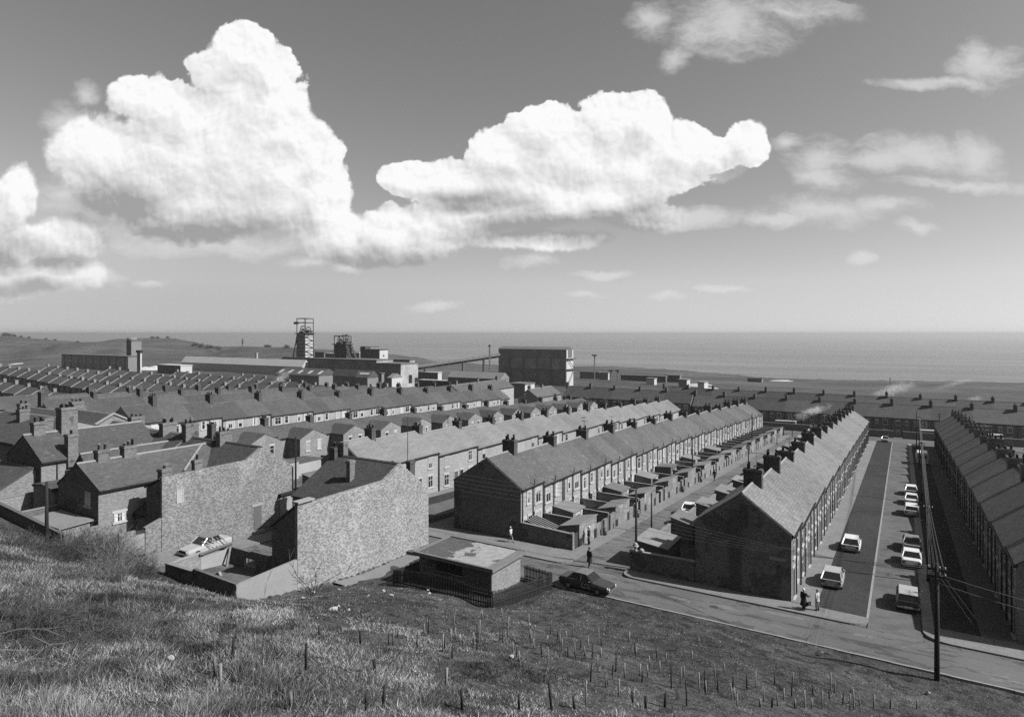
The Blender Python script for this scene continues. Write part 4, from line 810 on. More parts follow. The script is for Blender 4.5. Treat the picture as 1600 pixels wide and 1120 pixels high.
# right side of the lane
for k in range(14):
    yc = 57.6+k*9.35; nm = ORD[k]
    if k == 0:
        o = outhouse('big outhouse with a broad pale slab roof at the near corner of the lane', -20.5, -17.6, 54.9, 58.9, 2.0, 2.35, None, high='-x', roof='concrete', wall='brick_shaded'); continue
    outhouse('%s outhouse with slab roof along the right side of the lane' % nm, -20.45, -18.2, yc-2.2+ry.uniform(-.3, .3), yc+1.2, 1.75+ry.uniform(0, .2), 2.2+ry.uniform(0, .3), 'outhouses on the right of the lane', high='-x', roof=ry.choice(['concrete', 'felt', 'felt']), wall='brick_dark')
    zt = float(village(-20.4, yc-4.4)); wall_run('lane_wall', '%s piece of wall between outhouses, right side of the lane' % ORD[k-1], (-20.35, yc-8.), (-20.35, yc-2.6), .22, zt+1.75, zt+1.7, 'yard_brick', group='lane walls on the right')
    wall_run('yard_wall', '%s dividing yard wall behind the pale-roofed terrace' % ORD[k-1], (-18.1, yc-1.), (-14.8, yc-1.), .2, zt+1.9, zt+1.9, 'brick_dark', group='dividing yard walls right of the lane')
wall_run('yard_wall', 'dark corner yard wall with pale coping beside the pale-roofed terrace', (-20.4, 53.35), (-14.75, 53.35), .25, 1.75, 1.85, 'brick_shaded', copemat='coping')
o = thing('stone_urn', 'pale stone ornament standing on the corner yard wall', 'ornament', (-19.9, 53.35, 1.86)); mb = MB()
mb.tube([(0, 0, 0), (0, 0, .1), (0, 0, .2), (0, 0, .42), (0, 0, .5)], [.2, .1, .12, .3, .2], 10); mb.tube([(.55, 0, 0), (.55, 0, .12), (.55, 0, .26)], [.12, .25, .1], 9); mb.build('urn_body', M['cement_pale'], o)
mb = MB(); mb.tube([(-.0, 0, .5), (0, 0, .56), (0, 0, .7)], [.16, .2, .05], 8); mb.build('urn_top', M['cement_pale'], o)
# dark smoke stain stripe is the flue breast on the near gable of the pale-roofed terrace
for o in bpy.data.objects:
    if str(o.get('label', '')).startswith('first house from the near end of the pale-roofed'):
        mb = MB(); mb.box((-4.55, -.16, 1.0-2), (-3.75, -.06, 6.6)); mb.build('flue_breast', M['soot'], o)
        mb = MB(); mb.box((-3.75, -.13, 5.2), (-3.2, -.06, 7.2)); mb.build('soot_patch', M['soot'], o)
# yard walls in front of the dark terrace across the street ends
for i, (x0, x1) in enumerate(((-55, -38), (-36, -20), (-18, -2), (0, 10), (12, 26), (28, 44))):
    wall_run('yard_wall', '%s stretch from the left of dark yard wall across the far end of the streets' % ORD[i], (x0, 200.8), (x1, 200.8), .3, float(village(0, 201))+1.9, float(village(0, 201))+1.9, 'brick_dark', copemat='coping', group='yard walls across the street ends')
    outhouse('%s flat outhouse from the left behind the far yard wall' % ORD[i], x0+4, x0+9.5, 201.2, 203.6, 2.5, 2.6, 'outhouses behind the far yard wall', roof='cement_pale', wall='brick_dark')
# buildings between the rows and the colliery
h = gabled('end_house', 'short terrace end with pale roof beyond the gabled-wing terrace', 'house', -117, -109, 196, 214, -7.5, -1.7, -1.7, .9, 'y', wall='brick', roof='slate_mid'); stack_on(h, -113, 197, .3, 2.2, 1., .9, 3); stack_on(h, -113, 206, .3, 2.2, 1., .9, 3)
h = gabled('end_house', 'hip-ended slate roofed house with bright windows left of the bunker', 'house', -146, -137, 189, 226, -7., -1.2, -1.2, 1.7, 'y', wall='brick_pale', roof='slate'); c = h['_c']
for k in range(5): window(h, -137-c[0], 190+k*7-c[1], 192+k*7-c[1], 3.4, 4.8, 'both', far=True)
for k in range(3): stack_on(h, -141.5, 192+k*14, 1.2, 3.2, 1., .9, 3)

# yards and outbuildings in front of the gabled rear wings
for k in range(14):
    yc = 67.8+k*9.29; zb = float(village(-80, yc))
    outhouse('%s yard outbuilding from the near end, before the gabled rear wings' % ORD[k], -82.1, -77.6, yc-3.0, yc+2.6, 1.75, 1.9, 'outbuildings before the gabled wings', roof='felt' if k % 3 else 'slate_mid', wall='cement_pale' if k in (0, 4, 9) else 'brick')
    wall_run('yard_wall', '%s yard wall from the near end, before the gabled rear wings' % ORD[k], (-77.7, yc+3.35), (-77.7, yc+5.8), .22, zb+1.9, zb+1.8, 'brick', group='yard walls before the gabled wings')
outhouse('big pale flat outbuilding at the near end before the first gabled wing', -82., -76., 60.6, 64.2, 2.3, 2.4, None, roof='felt', wall='cement_pale')
for k in range(13):
    yc = 60.+k*9.29; outhouse('%s outhouse from the near end behind the ribbed tile terrace' % ORD[k], -68., -65.8, yc-2, yc+2, 2., 2.4, 'outhouses behind the tiled terrace', high='-x')

# trodden pale strip at the foot of the huge gable, drawn on the ground
mb = MB(); rr = random.Random(2); L_ = []
for k in range(26):
    y = 36.5+k*.42; a = -39.15; b = -37.9+.25*math.sin(k*.9)+rr.uniform(-.1, .1)+.04*k; L_.append(((a, y, h1(a, y)+.035), (b, y, h1(b, y)+.03)))
for p, q in zip(L_[:-1], L_[1:]): mb.face([p[0], p[1], q[1], q[0]])
tag(mb.build('path', M['concrete']), kind='structure')
for o in bpy.data.objects:
    if str(o.get('label', '')).startswith('first house from the near end of the pale-roofed'):
        mb = MB(); mb.box((-1.6, -.1, 3.1), (-.4, -.06, 3.35)); mb.build('street_name_plate', M['render_coat'], o)

o = [q for q in bpy.data.objects if str(q.get('label', '')).startswith('corner house across') or str(q.get('label', '')).startswith('corner house with a long')][0]; mb = MB()
mb.bar((-61.6+58, 39.6-40, 9.42-1), (-58.0+58, 35.5-40, 7.85-1), .2); mb.build('valley_flashing', M['ridge'], o)
# ------------------------------------------------------------ colliery and coast, far behind the terraces
def kx(px): r = (px-800)/1000; return (CS*r-SN)/(CS+SN*r)
def corr_mat(name, base, period=3.5, depth=.2):
    m, nt, b = new_mat(name); T = NT(nt); tc = T.n('ShaderNodeTexCoord'); sx_ = T.n('ShaderNodeSeparateXYZ'); nt.links.new(tc.outputs['UV'], sx_.inputs[0])
    s = T.m('FRACT', T.m('DIVIDE', sx_.outputs[0], period)); l = T.ramp(s, .0, .1, 1-depth*2, 1.)
    v = T.m('MULTIPLY', T.m('MULTIPLY', l, T.ramp(T.noise(tc.outputs['UV'], .12, 5, .65), .3, .7, .7, 1.3)), base*ALB)
    nt.links.new(T.grey(v), b.inputs['Base Color']); b.inputs['Roughness'].default_value = .8; return m
M['corr_dark'] = corr_mat('corr_dark', .3); M['corr_pale'] = corr_mat('corr_pale', .52); M['corr_mid'] = corr_mat('corr_mid', .42, 2.4)  # dark is lifted in place of haze, pale is its sunlit copy
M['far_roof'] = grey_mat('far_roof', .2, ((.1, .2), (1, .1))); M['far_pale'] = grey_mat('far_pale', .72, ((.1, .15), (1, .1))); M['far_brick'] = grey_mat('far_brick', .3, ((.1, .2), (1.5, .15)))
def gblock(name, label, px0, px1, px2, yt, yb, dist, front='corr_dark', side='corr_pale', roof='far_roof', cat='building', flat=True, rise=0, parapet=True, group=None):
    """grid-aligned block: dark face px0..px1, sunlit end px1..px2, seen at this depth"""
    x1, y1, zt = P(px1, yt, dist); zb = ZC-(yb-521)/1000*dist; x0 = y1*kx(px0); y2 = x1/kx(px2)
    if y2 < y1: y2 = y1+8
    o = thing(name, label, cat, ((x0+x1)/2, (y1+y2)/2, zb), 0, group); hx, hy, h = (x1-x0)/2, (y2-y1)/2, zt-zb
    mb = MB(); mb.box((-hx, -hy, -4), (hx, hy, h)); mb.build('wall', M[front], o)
    mb = MB(); mb.box((hx, -hy, -4), (hx+.12, hy, h)); mb.build('end_wall', M[side], o)  # a paler end material paints in the sun on this side
    if flat: mb = MB(); mb.box((-hx-.3, -hy-.3, h), (hx+.4, hy+.3, h+.5)); mb.build('roof', M[roof], o)
    else: mb = MB(); mb.prism([(-hy-.4, h-.1), (hy+.4, h-.1), (0, h+rise)][::-1], -hx-.3, hx+.35, 'x'); mb.build('roof', M[roof], o)
    o['_s'] = (hx, hy, h); return o
def add_windows(o, n, z0, z1, w, mat='white_paint', x0=None, x1=None):
    hx, hy, h = o['_s']; a = -hx+2 if x0 is None else x0; b = hx-2 if x1 is None else x1
    for k in range(n): x = a+(b-a)*(k+.5)/n; q = MB(); q.box((x-w/2, -hy-.08, z0), (x+w/2, -hy, z1)); q.build('window', M[mat], o)
o = gblock('works_building', 'long low brick works building with a band of pale windows, far left', 97, 200, 218, 557.5, 580, 440, 'render_coat', 'far_brick')
add_windows(o, 12, 4.6, 6.6, 1.5); hx, hy, h = o['_s']
mb = MB(); mb.tube([(-hx, 0, -4), (-hx, 0, h)], hy, 16, smooth=True); mb.build('round_end', M['far_brick'], o)
for k in range(9): x = -hx+4+k*(2*hx-8)/8; q = MB(); q.box((x-.2, -hy-.3, -2), (x+.2, -hy, h)); q.build('pier', M['far_roof'], o)
o = gblock('tower', 'dark brick tower with round top rising behind the works building', 197.5, 205, 221, 533, 582, 455, 'brick_shaded', 'far_brick'); hx, hy, h = o['_s']
mb = MB(); mb.tube([(-hx*.1, -hy*.3, h), (-hx*.1, -hy*.3, h+2.6)], min(hx, hy)*1.0, 14); mb.build('round_top', M['far_brick'], o)
o = gblock('chimney_tower', 'slim pale tower with dark cap in front of the brick tower', 214, 219, 221.5, 551, 580, 430, 'far_brick', 'far_pale'); hx, hy, h = o['_s']; mb = MB(); mb.box((-hx-.5, -hy-.5, h), (hx+.6, hy+.5, h+1.6)); mb.build('cap', M['black'], o)
o = gblock('shed', 'very long pale flat roofed colliery shed in the left distance', 284, 472, 484, 573, 580, 430, 'far_pale', 'far_pale', 'far_pale', flat=False, rise=4.5)
o = gblock('shed', 'pale low shed to the left of the long flat roof', 246, 282, 300, 572, 580, 415, 'far_roof', 'far_pale', 'far_pale')
gblock('hut', 'small white building on the far slope left of the headframes', 365, 380, 382.5, 561, 569, 500, 'far_pale', 'far_pale', 'far_pale'); gblock('tank', 'small white upright tank left of the headframes', 399, 401, 402.5, 552.5, 561, 520, 'far_pale', 'far_pale', 'far_pale', cat='tank')
o = gblock('works_building', 'low brick building beside the long pale shed', 408, 428, 446, 561, 572, 470, 'far_brick', 'far_brick')
o = gblock('works_building', 'long dark low building at the foot of the taller headframe', 442, 484, 492, 560, 574, 462, 'far_roof', 'far_roof')
for i, (a, b, c, yt, d, lb) in enumerate(((430, 498, 528, 579, 370, 'dark-roofed engine shed with skylights, left one of two'), (520, 556, 566, 580, 355, 'smaller gabled engine shed with chequered skylights'), (556, 574, 592, 582, 345, 'gabled shed beside the chequered skylights'))):
    o = gblock('engine_shed', lb, a, b, c, yt+8, 600, d, 'far_brick', 'far_brick', 'slate', flat=False, rise=3.6); hx, hy, h = o['_s']
    for k in range(3 + 2*(i == 0)):
        x = -hx+2+k*(2*hx-4)/(2+2*(i == 0)); q = MB(); q.face([(x-1.2, -hy*.8, h+.85), (x+1.2, -hy*.8, h+.85), (x+1.2, -hy*.35, h+2.45), (x-1.2, -hy*.35, h+2.45)]); q.build('skylight', M['far_pale'], o)
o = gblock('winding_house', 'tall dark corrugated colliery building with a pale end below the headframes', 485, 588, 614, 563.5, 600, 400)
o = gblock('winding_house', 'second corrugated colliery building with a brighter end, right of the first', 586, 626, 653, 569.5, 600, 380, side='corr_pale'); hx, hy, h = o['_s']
for k in (0, 1): q = MB(); q.box((hx+.1, -hy*.1+k*hy*.7, 0), (hx+.2, -hy*.1+k*hy*.7+3, 5-k*2)); q.build('doorway', M['black'], o)
gblock('works_building', 'pale building seen over the second corrugated building', 612, 640, 648, 563, 575, 430, 'far_brick', 'corr_pale')
o = gblock('works_building', 'dark block with a white windowed end, above the corrugated buildings', 563, 593, 606, 547, 567, 440, 'steel_mid', 'far_pale', 'steel_dark'); hx, hy, h = o['_s']
q = MB(); q.box((-hx, -hy, h+.5), (-hx+4.5, hy*.3, h+2.4)); q.build('roof_hut', M['steel_dark'], o); q = MB(); q.bar((-hx+4.5, 0, h+2.2), (hx*.6, 0, h+2.1), .25); q.build('rail', M['steel_mid'], o); q = MB(); q.box((hx+.1, -hy*.2, h-4.6), (hx+.2, hy*.1, h-3.3)); q.build('window', M['black'], o)
gblock('works_building', 'small dark block between the two headframes', 492, 506, 508, 551, 562, 455, 'steel_dark', 'steel_mid'); gblock('works_building', 'pale low building between the two headframes', 507, 522, 530, 553, 563, 480, 'far_brick', 'far_pale', 'far_pale')
gblock('works_building', 'pale parapet building right of the second headframe', 540, 561, 566, 552, 565, 470, 'far_brick', 'far_brick', 'far_pale')
o = gblock('shed', 'small bright gabled shed in front of the second corrugated building', 606, 612, 628, 590, 604, 330, 'far_brick', 'far_pale', 'far_brick', flat=False, rise=2); o = gblock('tower', 'short square stack in front of the corrugated buildings', 591, 596, 600, 584, 603, 335, 'steel_mid', 'far_brick')
o = gblock('shed', 'long low shed with a pale roof left of the bunker', 700, 782, 795, 592, 606, 330, 'steel_mid', 'far_brick', 'far_brick', flat=False, rise=3)
gblock('shed', 'low pale roofed shed behind the stepped rows, right of the corrugated buildings', 653, 684, 690, 583, 592, 400, 'steel_mid', 'far_pale', 'far_pale'); gblock('shed', 'low flat shed with bright roof edge left of the bunker foot', 655, 716, 722, 597, 603, 350, 'steel_dark', 'far_pale', 'far_pale')
gblock('shed', 'low pale shed between the terraces and the bunker', 795, 820, 835, 601, 612, 300, 'far_brick', 'far_pale', 'far_roof')
# bunker
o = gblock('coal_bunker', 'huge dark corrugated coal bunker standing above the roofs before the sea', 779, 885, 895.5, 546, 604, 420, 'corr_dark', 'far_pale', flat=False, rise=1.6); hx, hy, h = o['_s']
q = MB(); q.box((-hx+10, -hy-.5, h-13.2), (hx, -hy, h-6.2)); q.build('pale_cladding', M['corr_mid'], o)
for k in range(5): x = -hx+10+k*(2*hx-10.2)/4; q = MB(); q.box((x-.3, -hy-1.0, -4), (x+.3, -hy-.5, h-6)); q.build('column', M['steel_mid'], o)
q = MB(); q.box((-hx+7, -hy-.4, h-10.5), (-hx+9, -hy, h-6.8)); q.build('panel', M['far_brick'], o); q = MB(); q.box((-hx+.8, -hy-.4, h-3.5), (-hx+2.8, -hy, h-.5)); q.build('window', M['far_brick'], o)
for k, zz in enumerate((h-6, h-13)):
    q = MB(); q.box((hx, -hy-.4, zz-.4), (hx+1.6, hy+1.5, zz)); q.build('landing', M['steel_dark'], o)
q = MB(); q.bar((hx+1, -hy, 0), (hx+1, hy, h-13), .35); q.bar((hx+1, hy, h-13), (hx+1, -hy, h-6), .35); q.build('stair', M['steel_dark'], o)
q = MB(); q.box((hx+.1, -hy*.6, h-5.5), (hx+.3, hy*.6, h-.2)); q.build('upper_end', M['steel_mid'], o)
# conveyor
A = Vector(P(650, 574.5, 405)); B = Vector(P(781, 555, 424)); o = thing('conveyor', 'long inclined conveyor gallery climbing to the coal bunker', 'conveyor', tuple(A)); d = B-A
mb = MB(); a = Vector((0, 0, 0)); mb.bar(a, d, 2.1); mb.build('gallery', M['steel_mid'], o)
for k in range(14): p = d*(k/13.5+.02); q = MB(); q.box((p.x-.15, p.y-1.25, p.z-1.3), (p.x+.15, p.y-1.0, p.z+1.2)); q.build('frame_post', M['far_brick'], o)
for t, mt in ((.1, 'steel_mid'), (.55, 'concrete'), (.8, 'steel_mid')):
    p = d*t; g0 = h1(*(A+p).to_2d())-A.z; q = MB(); q.bar((p.x-.8, p.y, g0-1), (p.x-.4, p.y, p.z-1), .7); q.bar((p.x+.9, p.y, g0-1), (p.x+.5, p.y, p.z-1), .5); q.build('trestle', M[mt], o)
# headframes
def headframe(label, px0, px1, px2, y_top, y_mid, y_base, dist, second):
    x1, y1, zt = P(px1, y_mid, dist); zb = ZC-(y_base-521)/1000*dist; x0 = y1*kx(px0); y2 = x1/kx(px2); zT = ZC-(y_top-521)/1000*dist
    o = thing('headframe', label, 'headframe', ((x0+x1)/2, (y1+y2)/2, zb)); hx, hy, h, H_ = (x1-x0)/2, (y2-y1)/2, zt-zb, zT-zb; dk = 'steel_dark'
    mb = MB(); mb.box((-hx, -hy, -4), (hx, hy, h)); mb.build('clad_shaft', M['corr_dark' if not second else 'steel_dark'], o)
    if not second: mb = MB(); mb.box((hx, -hy, -4), (hx+.15, hy, h-1)); mb.build('end_cladding', M['far_pale'], o)  # pale skin over the shaft, sunlight put into its colour
    fr = MB()
    for sx_ in (-1, 1):
        for sy in (-1, 1): fr.bar((hx*sx_*1.08, hy*sy*1.05, -4), (hx*sx_*1.05, hy*sy*1.05, H_), .55)
    n = 9
    for k in range(n):
        z = k*h/(n-1)
        for sx_ in (-1, 1): fr.bar((hx*sx_*1.08, -hy*1.05, z), (hx*sx_*1.08, hy*1.05, z), .3)
        fr.bar((-hx*1.08, -hy*1.06, z), (hx*1.08, -hy*1.06, z), .3)
        if k < n-1: z2 = (k+1)*h/(n-1); fr.bar((hx*1.1, -hy*1.05, z if k % 2 else z2), (hx*1.1, hy*1.05, z2 if k % 2 else z), .3)
    fr.build('lattice', M[dk], o)
    top = MB(); 
    for z in (H_, h+(H_-h)*.72) if not second else (H_,):
        top.bar((-hx*1.05, -hy*1.05, z), (hx*1.05, -hy*1.05, z), .5); top.bar((-hx*1.05, hy*1.05, z), (hx*1.05, hy*1.05, z), .4); top.bar((hx*1.05, -hy*1.05, z), (hx*1.05, hy*1.05, z), .4); top.bar((-hx*1.05, -hy*1.05, z), (-hx*1.05, hy*1.05, z), .4)
    top.build('top_frame', M[dk], o)
    dk_ = MB(); z = h; dk_.box((-hx-1.6, -hy-1.2, z-.2), (hx+1.6, hy+1.2, z+.3)); dk_.build('deck', M[dk], o)
    if not second: q = MB(); q.box((-hx-3.4, -hy-.5, H_-4.2), (-hx+1, -hy+.6, H_-2.4)); q.build('winch_cabin', M[dk], o)
    for k, (cx_, cz) in enumerate(((-.2*hx, h+3.0), (.5*hx, h+2.2 if not second else h+3.4))):
        q = MB(); n2 = 18; R = 2.7; cyy = (-.35+.7*k)*hy
        pts = [(cx_+R*math.cos(2*math.pi*j/n2), cyy, cz+R*math.sin(2*math.pi*j/n2)) for j in range(n2+1)]; q.tube(pts, .3, 5)
        for j in range(0, n2, 3): q.bar((cx_, cyy, cz), pts[j], .2)
        q.tube([(cx_, cyy-1.4, cz), (cx_, cyy+1.4, cz)], .5, 6); q.build('winding_wheel', M[dk], o)
        q = MB(); q.box((cx_-2.4, cyy-1.8, h+.3), (cx_+2.4, cyy+1.8, h+1.5+.6*k)); q.bar((cx_-2, cyy, h+1), (cx_, cyy, cz), .5); q.bar((cx_+2, cyy, h+1), (cx_, cyy, cz), .5); q.build('bearing_stand', M[dk], o)
    for sy in (-1, 1):
        q = MB(); L = 5.6 if not second else -9.5
        q.bar((-hx if not second else hx, hy*sy*.9, h+.5), ((-hx-L) if not second else (hx-L), hy*sy*1.2, -3), .8 if not second else 1.15)
        for k in range(1, 5): t = k/5.; xx = (-hx-L*(1-t)) if not second else (hx-L*(1-t)); q.bar((xx, hy*sy, h*t), (-hx if not second else hx, hy*sy, h*t+(2 if k % 2 else -2)), .25)
        q.build('raking_leg', M[dk], o)
    if second: q = MB(); q.bar((0, 0, H_), (0, 0, H_+1.6), .3); q.bar((hx*.8, 0, H_), (hx*.8, 0, H_+2), .25); q.bar((-.5, 0, H_+.8), (hx, 0, H_+.9), .2); q.build('rail', M[dk], o)
    return o
headframe('taller colliery headframe with a dark clad shaft and pale lit end', 464.5, 476.5, 489, 497.5, 521, 566, 470, False)
headframe('shorter black colliery headframe with a raking leg to the right', 523, 540, 548, 525, 538, 572, 430, True)
# masts, pylons, odd far things
def mast(name, label, px, yt, yb, dist, w=.5, head=0, mat='steel_mid', cat='mast'):
    x, y, zb = P(px, yb, dist); zt = ZC-(yt-521)/1000*dist; o = thing(name, label, cat, (x, y, zb)); mb = MB(); mb.bar((0, 0, -3), (0, 0, zt-zb), w); mb.build('pole', M[mat], o)
    if head: q = MB(); q.box((-head, -head*.5, zt-zb), (head, head*.5, zt-zb+.9)); q.build('lamp_head', M['steel_dark'], o)
    return o
mast('lamp_mast', 'tall floodlight mast on the coast right of the bunker', 929, 556, 592, 480, .7, 1.9); mast('mast', 'thin mast above the conveyor', 765, 541, 588, 400, .8, .7)
mast('lamp_mast', 'left of two short floodlight masts on the coast', 955, 580, 593, 460, .8, 1.6); mast('lamp_mast', 'right of two short floodlight masts on the coast', 965, 580, 593, 460, .8, 1.6)
o = mast('pylon', 'small electricity pylon on the dark ridge left of the headframes', 379, 529, 543, 900, 1.4, 0); q = MB(); [q.bar((-3.2, 0, z), (3.2, 0, z), .6) for z in (7, 10)]; q.build('cross_arm', M['steel_mid'], o)
for i, (px, yt) in enumerate(((320, 546), (330, 550), (336, 547), (298, 556), (271, 560))): mast('pole', 'thin pole on the far slope left of the headframes, %s from the left' % ORD[[271, 298, 320, 330, 336].index(px)], px, yt, 568, 520, .4, cat='pole')
mast('mast', 'thin mast on the far right shore', 1391, 590, 604, 500, .5, 0); mast('television_aerial', 'tall thin mast behind the light terrace by the bunker', 829, 596, 612, 320, .3, 0)
gblock('shed', 'dark long low building near the cliff on the right', 1168, 1190, 1192, 592, 596, 560, 'steel_dark', 'far_brick', 'steel_dark')
for i, (a, b, c, yt, yb, d, f, s) in enumerate(((906, 936, 938, 582, 587, 520, 'steel_mid', 'far_brick'), (936, 950, 952, 583, 590, 500, 'far_brick', 'far_pale'), (970, 1040, 1042, 588.6, 590.4, 480, 'steel_dark', 'steel_mid'), (1040, 1062, 1064, 587, 590.4, 485, 'steel_dark', 'far_brick'), (1010, 1022, 1026, 592, 598, 440, 'far_pale', 'far_pale'), (1060, 1073, 1078, 594, 600, 420, 'far_brick', 'far_pale'), (1090, 1100, 1106, 598, 603, 400, 'far_pale', 'far_pale'))):
    gblock('shed', '%s small far building from the left on the shore right of the bunker' % ORD[i], a, b, c, yt, yb, d, f, s, 'far_brick', group='small far buildings on the shore')
# pale spoil and bare patches lying on the ground
def patch(name, label, pts, dist, mat, h=.8, kind='structure'):
    mb = MB(); c = []; 
    for px, py in pts: x, y, z = P(px, py, dist*(1+(590-py)*.0)); c.append(Vector((x, y, 0)))
    for px, d, r, hh in h:
        x, y, _ = P(px, 0, d); z = h1(x, y); n = 14; base = len(mb.v); mb.v.append((x, y, z+hh)); rr = random.Random(int(px*7))
        for ring, (f, zz) in enumerate(((.45, .7), (1, -.3))):
            for k in range(n): a = 2*math.pi*k/n; q = r*f*(1+rr.uniform(-.25, .25)); mb.v.append((x+q*math.cos(a), y+q*math.sin(a)*.8, h1(x+q*math.cos(a), y+q*math.sin(a)*.8)+hh*(zz if ring == 0 else 0)-(.5 if ring else 0)))
        for k in range(n):
            k2 = (k+1) % n; mb.f.append((base, base+1+k, base+1+k2)); mb.f.append((base+1+k, base+1+n+k, base+1+n+k2, base+1+k2)); mb.mi += [0, 0]; mb.sm += [True, True]
    o = mb.build(name, M[mat]); o['kind'] = kind; return o
patch('spoil_heaps', '', [], 0, 'far_pale', [(228, 470, 9, 2.5), (243, 480, 8, 3), (256, 490, 7, 2), (268, 480, 10, 1.2), (300, 500, 14, 1.0), (440, 500, 12, 3), (455, 505, 9, 3)], 'stuff')
patch('pale_ground', '', [], 0, 'far_pale', [(742, 620, 22, 1.), (765, 640, 24, .8), (560, 500, 8, 1.5), (1085, 440, 9, .6), (1110, 425, 8, .6), (1222, 600, 14, 1.2), (1095, 455, 11, 1), (900, 400, 7, .6), (925, 395, 7, .4), (25, 620, 10, 1)], 'stuff')
# dark conical spoil mounds behind the colliery
# distant bushes along the skyline
def bush_far(px, dist, r, label, name='tree', hh=1.):
    x, y, _ = P(px, 0, dist); z = h1(x, y); o = thing(name, label, 'tree', (x, y, z), 0, 'far trees on the skyline'); rr = random.Random(int(px*13+dist)); mb = MB()
    for k in range(260):
        p = Vector((rr.gauss(0, .5), rr.gauss(0, .5), abs(rr.gauss(.5, .35))*hh))*r; s = r*rr.uniform(.1, .22); a = Vector((rr.uniform(-1, 1), rr.uniform(-1, 1), rr.uniform(-1, 1))).normalized(); b_ = a.orthogonal().normalized(); c_ = a.cross(b_)
        mb.face([p+b_*s, p+c_*s, p-b_*s, p-c_*s])
    mb.build('crown', M['leaf_dark'], o); q = MB(); q.tube([(0, 0, -1), (0, 0, r*.6)], [r*.08, r*.04], 5); q.build('trunk', M['wood_dark'], o)
M['leaf_dark'] = grey_mat('leaf_dark', .09, ((.5, .3),), coord='Object')
for i, (px, d, r) in enumerate(((8, 1490, 6), (14, 1495, 5), (22, 1490, 4), (33, 1490, 3), (45, 1495, 3), (72, 1480, 3), (86, 1485, 3), (121, 905, 2), (448, 900, 3.5), (416, 935, 3), (421, 935, 2.5), (304, 1200, 5), (314, 1100, 5), (325, 1040, 4.5), (329, 1035, 4), (238, 1580, 4), (246, 1580, 4), (262, 1590, 4))):
    bush_far(px, d, r, '%s small dark tree from the left along the far skyline' % ORD[sorted([8, 14, 22, 33, 45, 72, 86, 121, 448, 416, 421, 304, 314, 325, 329, 238, 246, 262]).index(px)])
# ------------------------------------------------------------ poles and wires
def pole(name, label, px, yb, yt, dist=None, r=.13, arms=(), xy=None, cat='telegraph pole', lamp=False, mat='wood_dark', group=None, lean=0.):
    if xy is None:
        # ground point under the pixel: march along the ray
        t = dist
        if t is None:
            t = march(px, yb, 30.)
        x, y, z = P(px, yb, t)
    else: x, y = xy; z = h1(x, y); _, X_, t = to_px(np.array([x]), np.array([y])); t = float(t[0])
    z = h1(x, y); zt = ZC-(yt-521)/1000*t; o = thing(name, label, cat, (x, y, z), 0, group); hgt = zt-z
    mb = MB(); mb.tube([(0, 0, -.6), (lean*.5, 0, hgt*.5), (lean, 0, hgt)], [r, r*.85, r*.65], 8); mb.build('post', M[mat], o)
    for a, L in arms:
        q = MB(); dx, dy = (CS*L/2, -SN*L/2) if L > 0 else (0, L/2); q.box((-abs(L)/2, -.04, hgt-a-.045), (abs(L)/2, .04, hgt-a+.045)); cr = q.build('cross_arm', M[mat], o)
        for k in range(4): w = MB(); xx = -abs(L)/2+.1+k*(abs(L)-.2)/3; w.tube([(xx, 0, hgt-a+.06), (xx, 0, hgt-a+.2)], .035, 5); w.build('insulator', M['white_paint'], cr)
    if lamp:
        q = MB(); q.tube([(0, 0, hgt), (.1, 0, hgt+.25), (.6, 0, hgt+.35)], .035, 5); q.build('lamp_arm', M['grey_paint'], o); q = MB(); q.tube([(.5, 0, hgt+.3), (.95, 0, hgt+.33)], [.09, .06], 8); q.build('lamp_head', M['concrete'], o)
    return (x, y, z, zt)
big = pole('telegraph_pole', 'tall dark telegraph pole in the right foreground with many wires', 1464, 1063, 880, r=.15, arms=((.35, 1.0), (.75, 1.0)))
pl = [pole('telegraph_pole', 'slim dark pole rising from the shaded verge beyond the big pole', 1450, 910, 790, r=.12, arms=((.2, .8),)),
      pole('telegraph_pole', 'slim pole on the shaded verge level with the row of white cars', 1440, 784, 690, r=.12, arms=((.2, .8),)), pole('telegraph_pole', 'slim pole on the verge near the caravan', 1436.5, 733, 650, r=.12, arms=((.2, .8),)), pole('telegraph_pole', 'farthest slim pole along the shaded verge', 1432, 702, 643, r=.12)]
pole('telegraph_pole', 'pole with short arms at the far end of the shaded street', 1468, 694, 645, arms=((.3, 1.2), (.9, 1.2))); pole('telegraph_pole', 'pole with short arms before the dark terrace near the right edge', 1579, 692, 648, r=.12, arms=((.3, 1.2), (.9, 1.2)))
lp0 = pole('telegraph_pole', 'dark pole at the mouth of the back lane by the corner yard wall', 994, 889, 765, r=.13); lp1 = pole('lamp_post', 'curved top lamp post standing in the back lane', 1018, 833, 770, r=.1, lamp=True, cat='lamp post')
lp2 = pole('telegraph_pole', 'dark pole against the outhouses part way up the lane', 1082, 757, 682, r=.12); pole('lamp_post', 'curved top lamp post half way up the back lane', 1169.5, 727, 690, r=.1, lamp=True, cat='lamp post'); lp3 = pole('telegraph_pole', 'dark pole near the far end of the back lane', 1175, 702, 645, r=.12)
pole('lamp_post', 'lamp post at the far end of the lane before the dark terrace', 1238, 683, 650, r=.09, lamp=True, cat='lamp post')
lf = pole('telegraph_pole', 'dark telegraph pole in the rough grass at the far left', 73, 842, 752, dist=47, r=.15)
x, y, z = P(462, 764, 68); wallp = pole('telegraph_pole', 'dark pole at the corner of the long rough wall', 462, 800, 682, dist=69, r=.12); pole('telegraph_pole', 'thin pole behind the huge pale gable', 637, 800, 652, dist=64.5, r=.045, cat='pole')
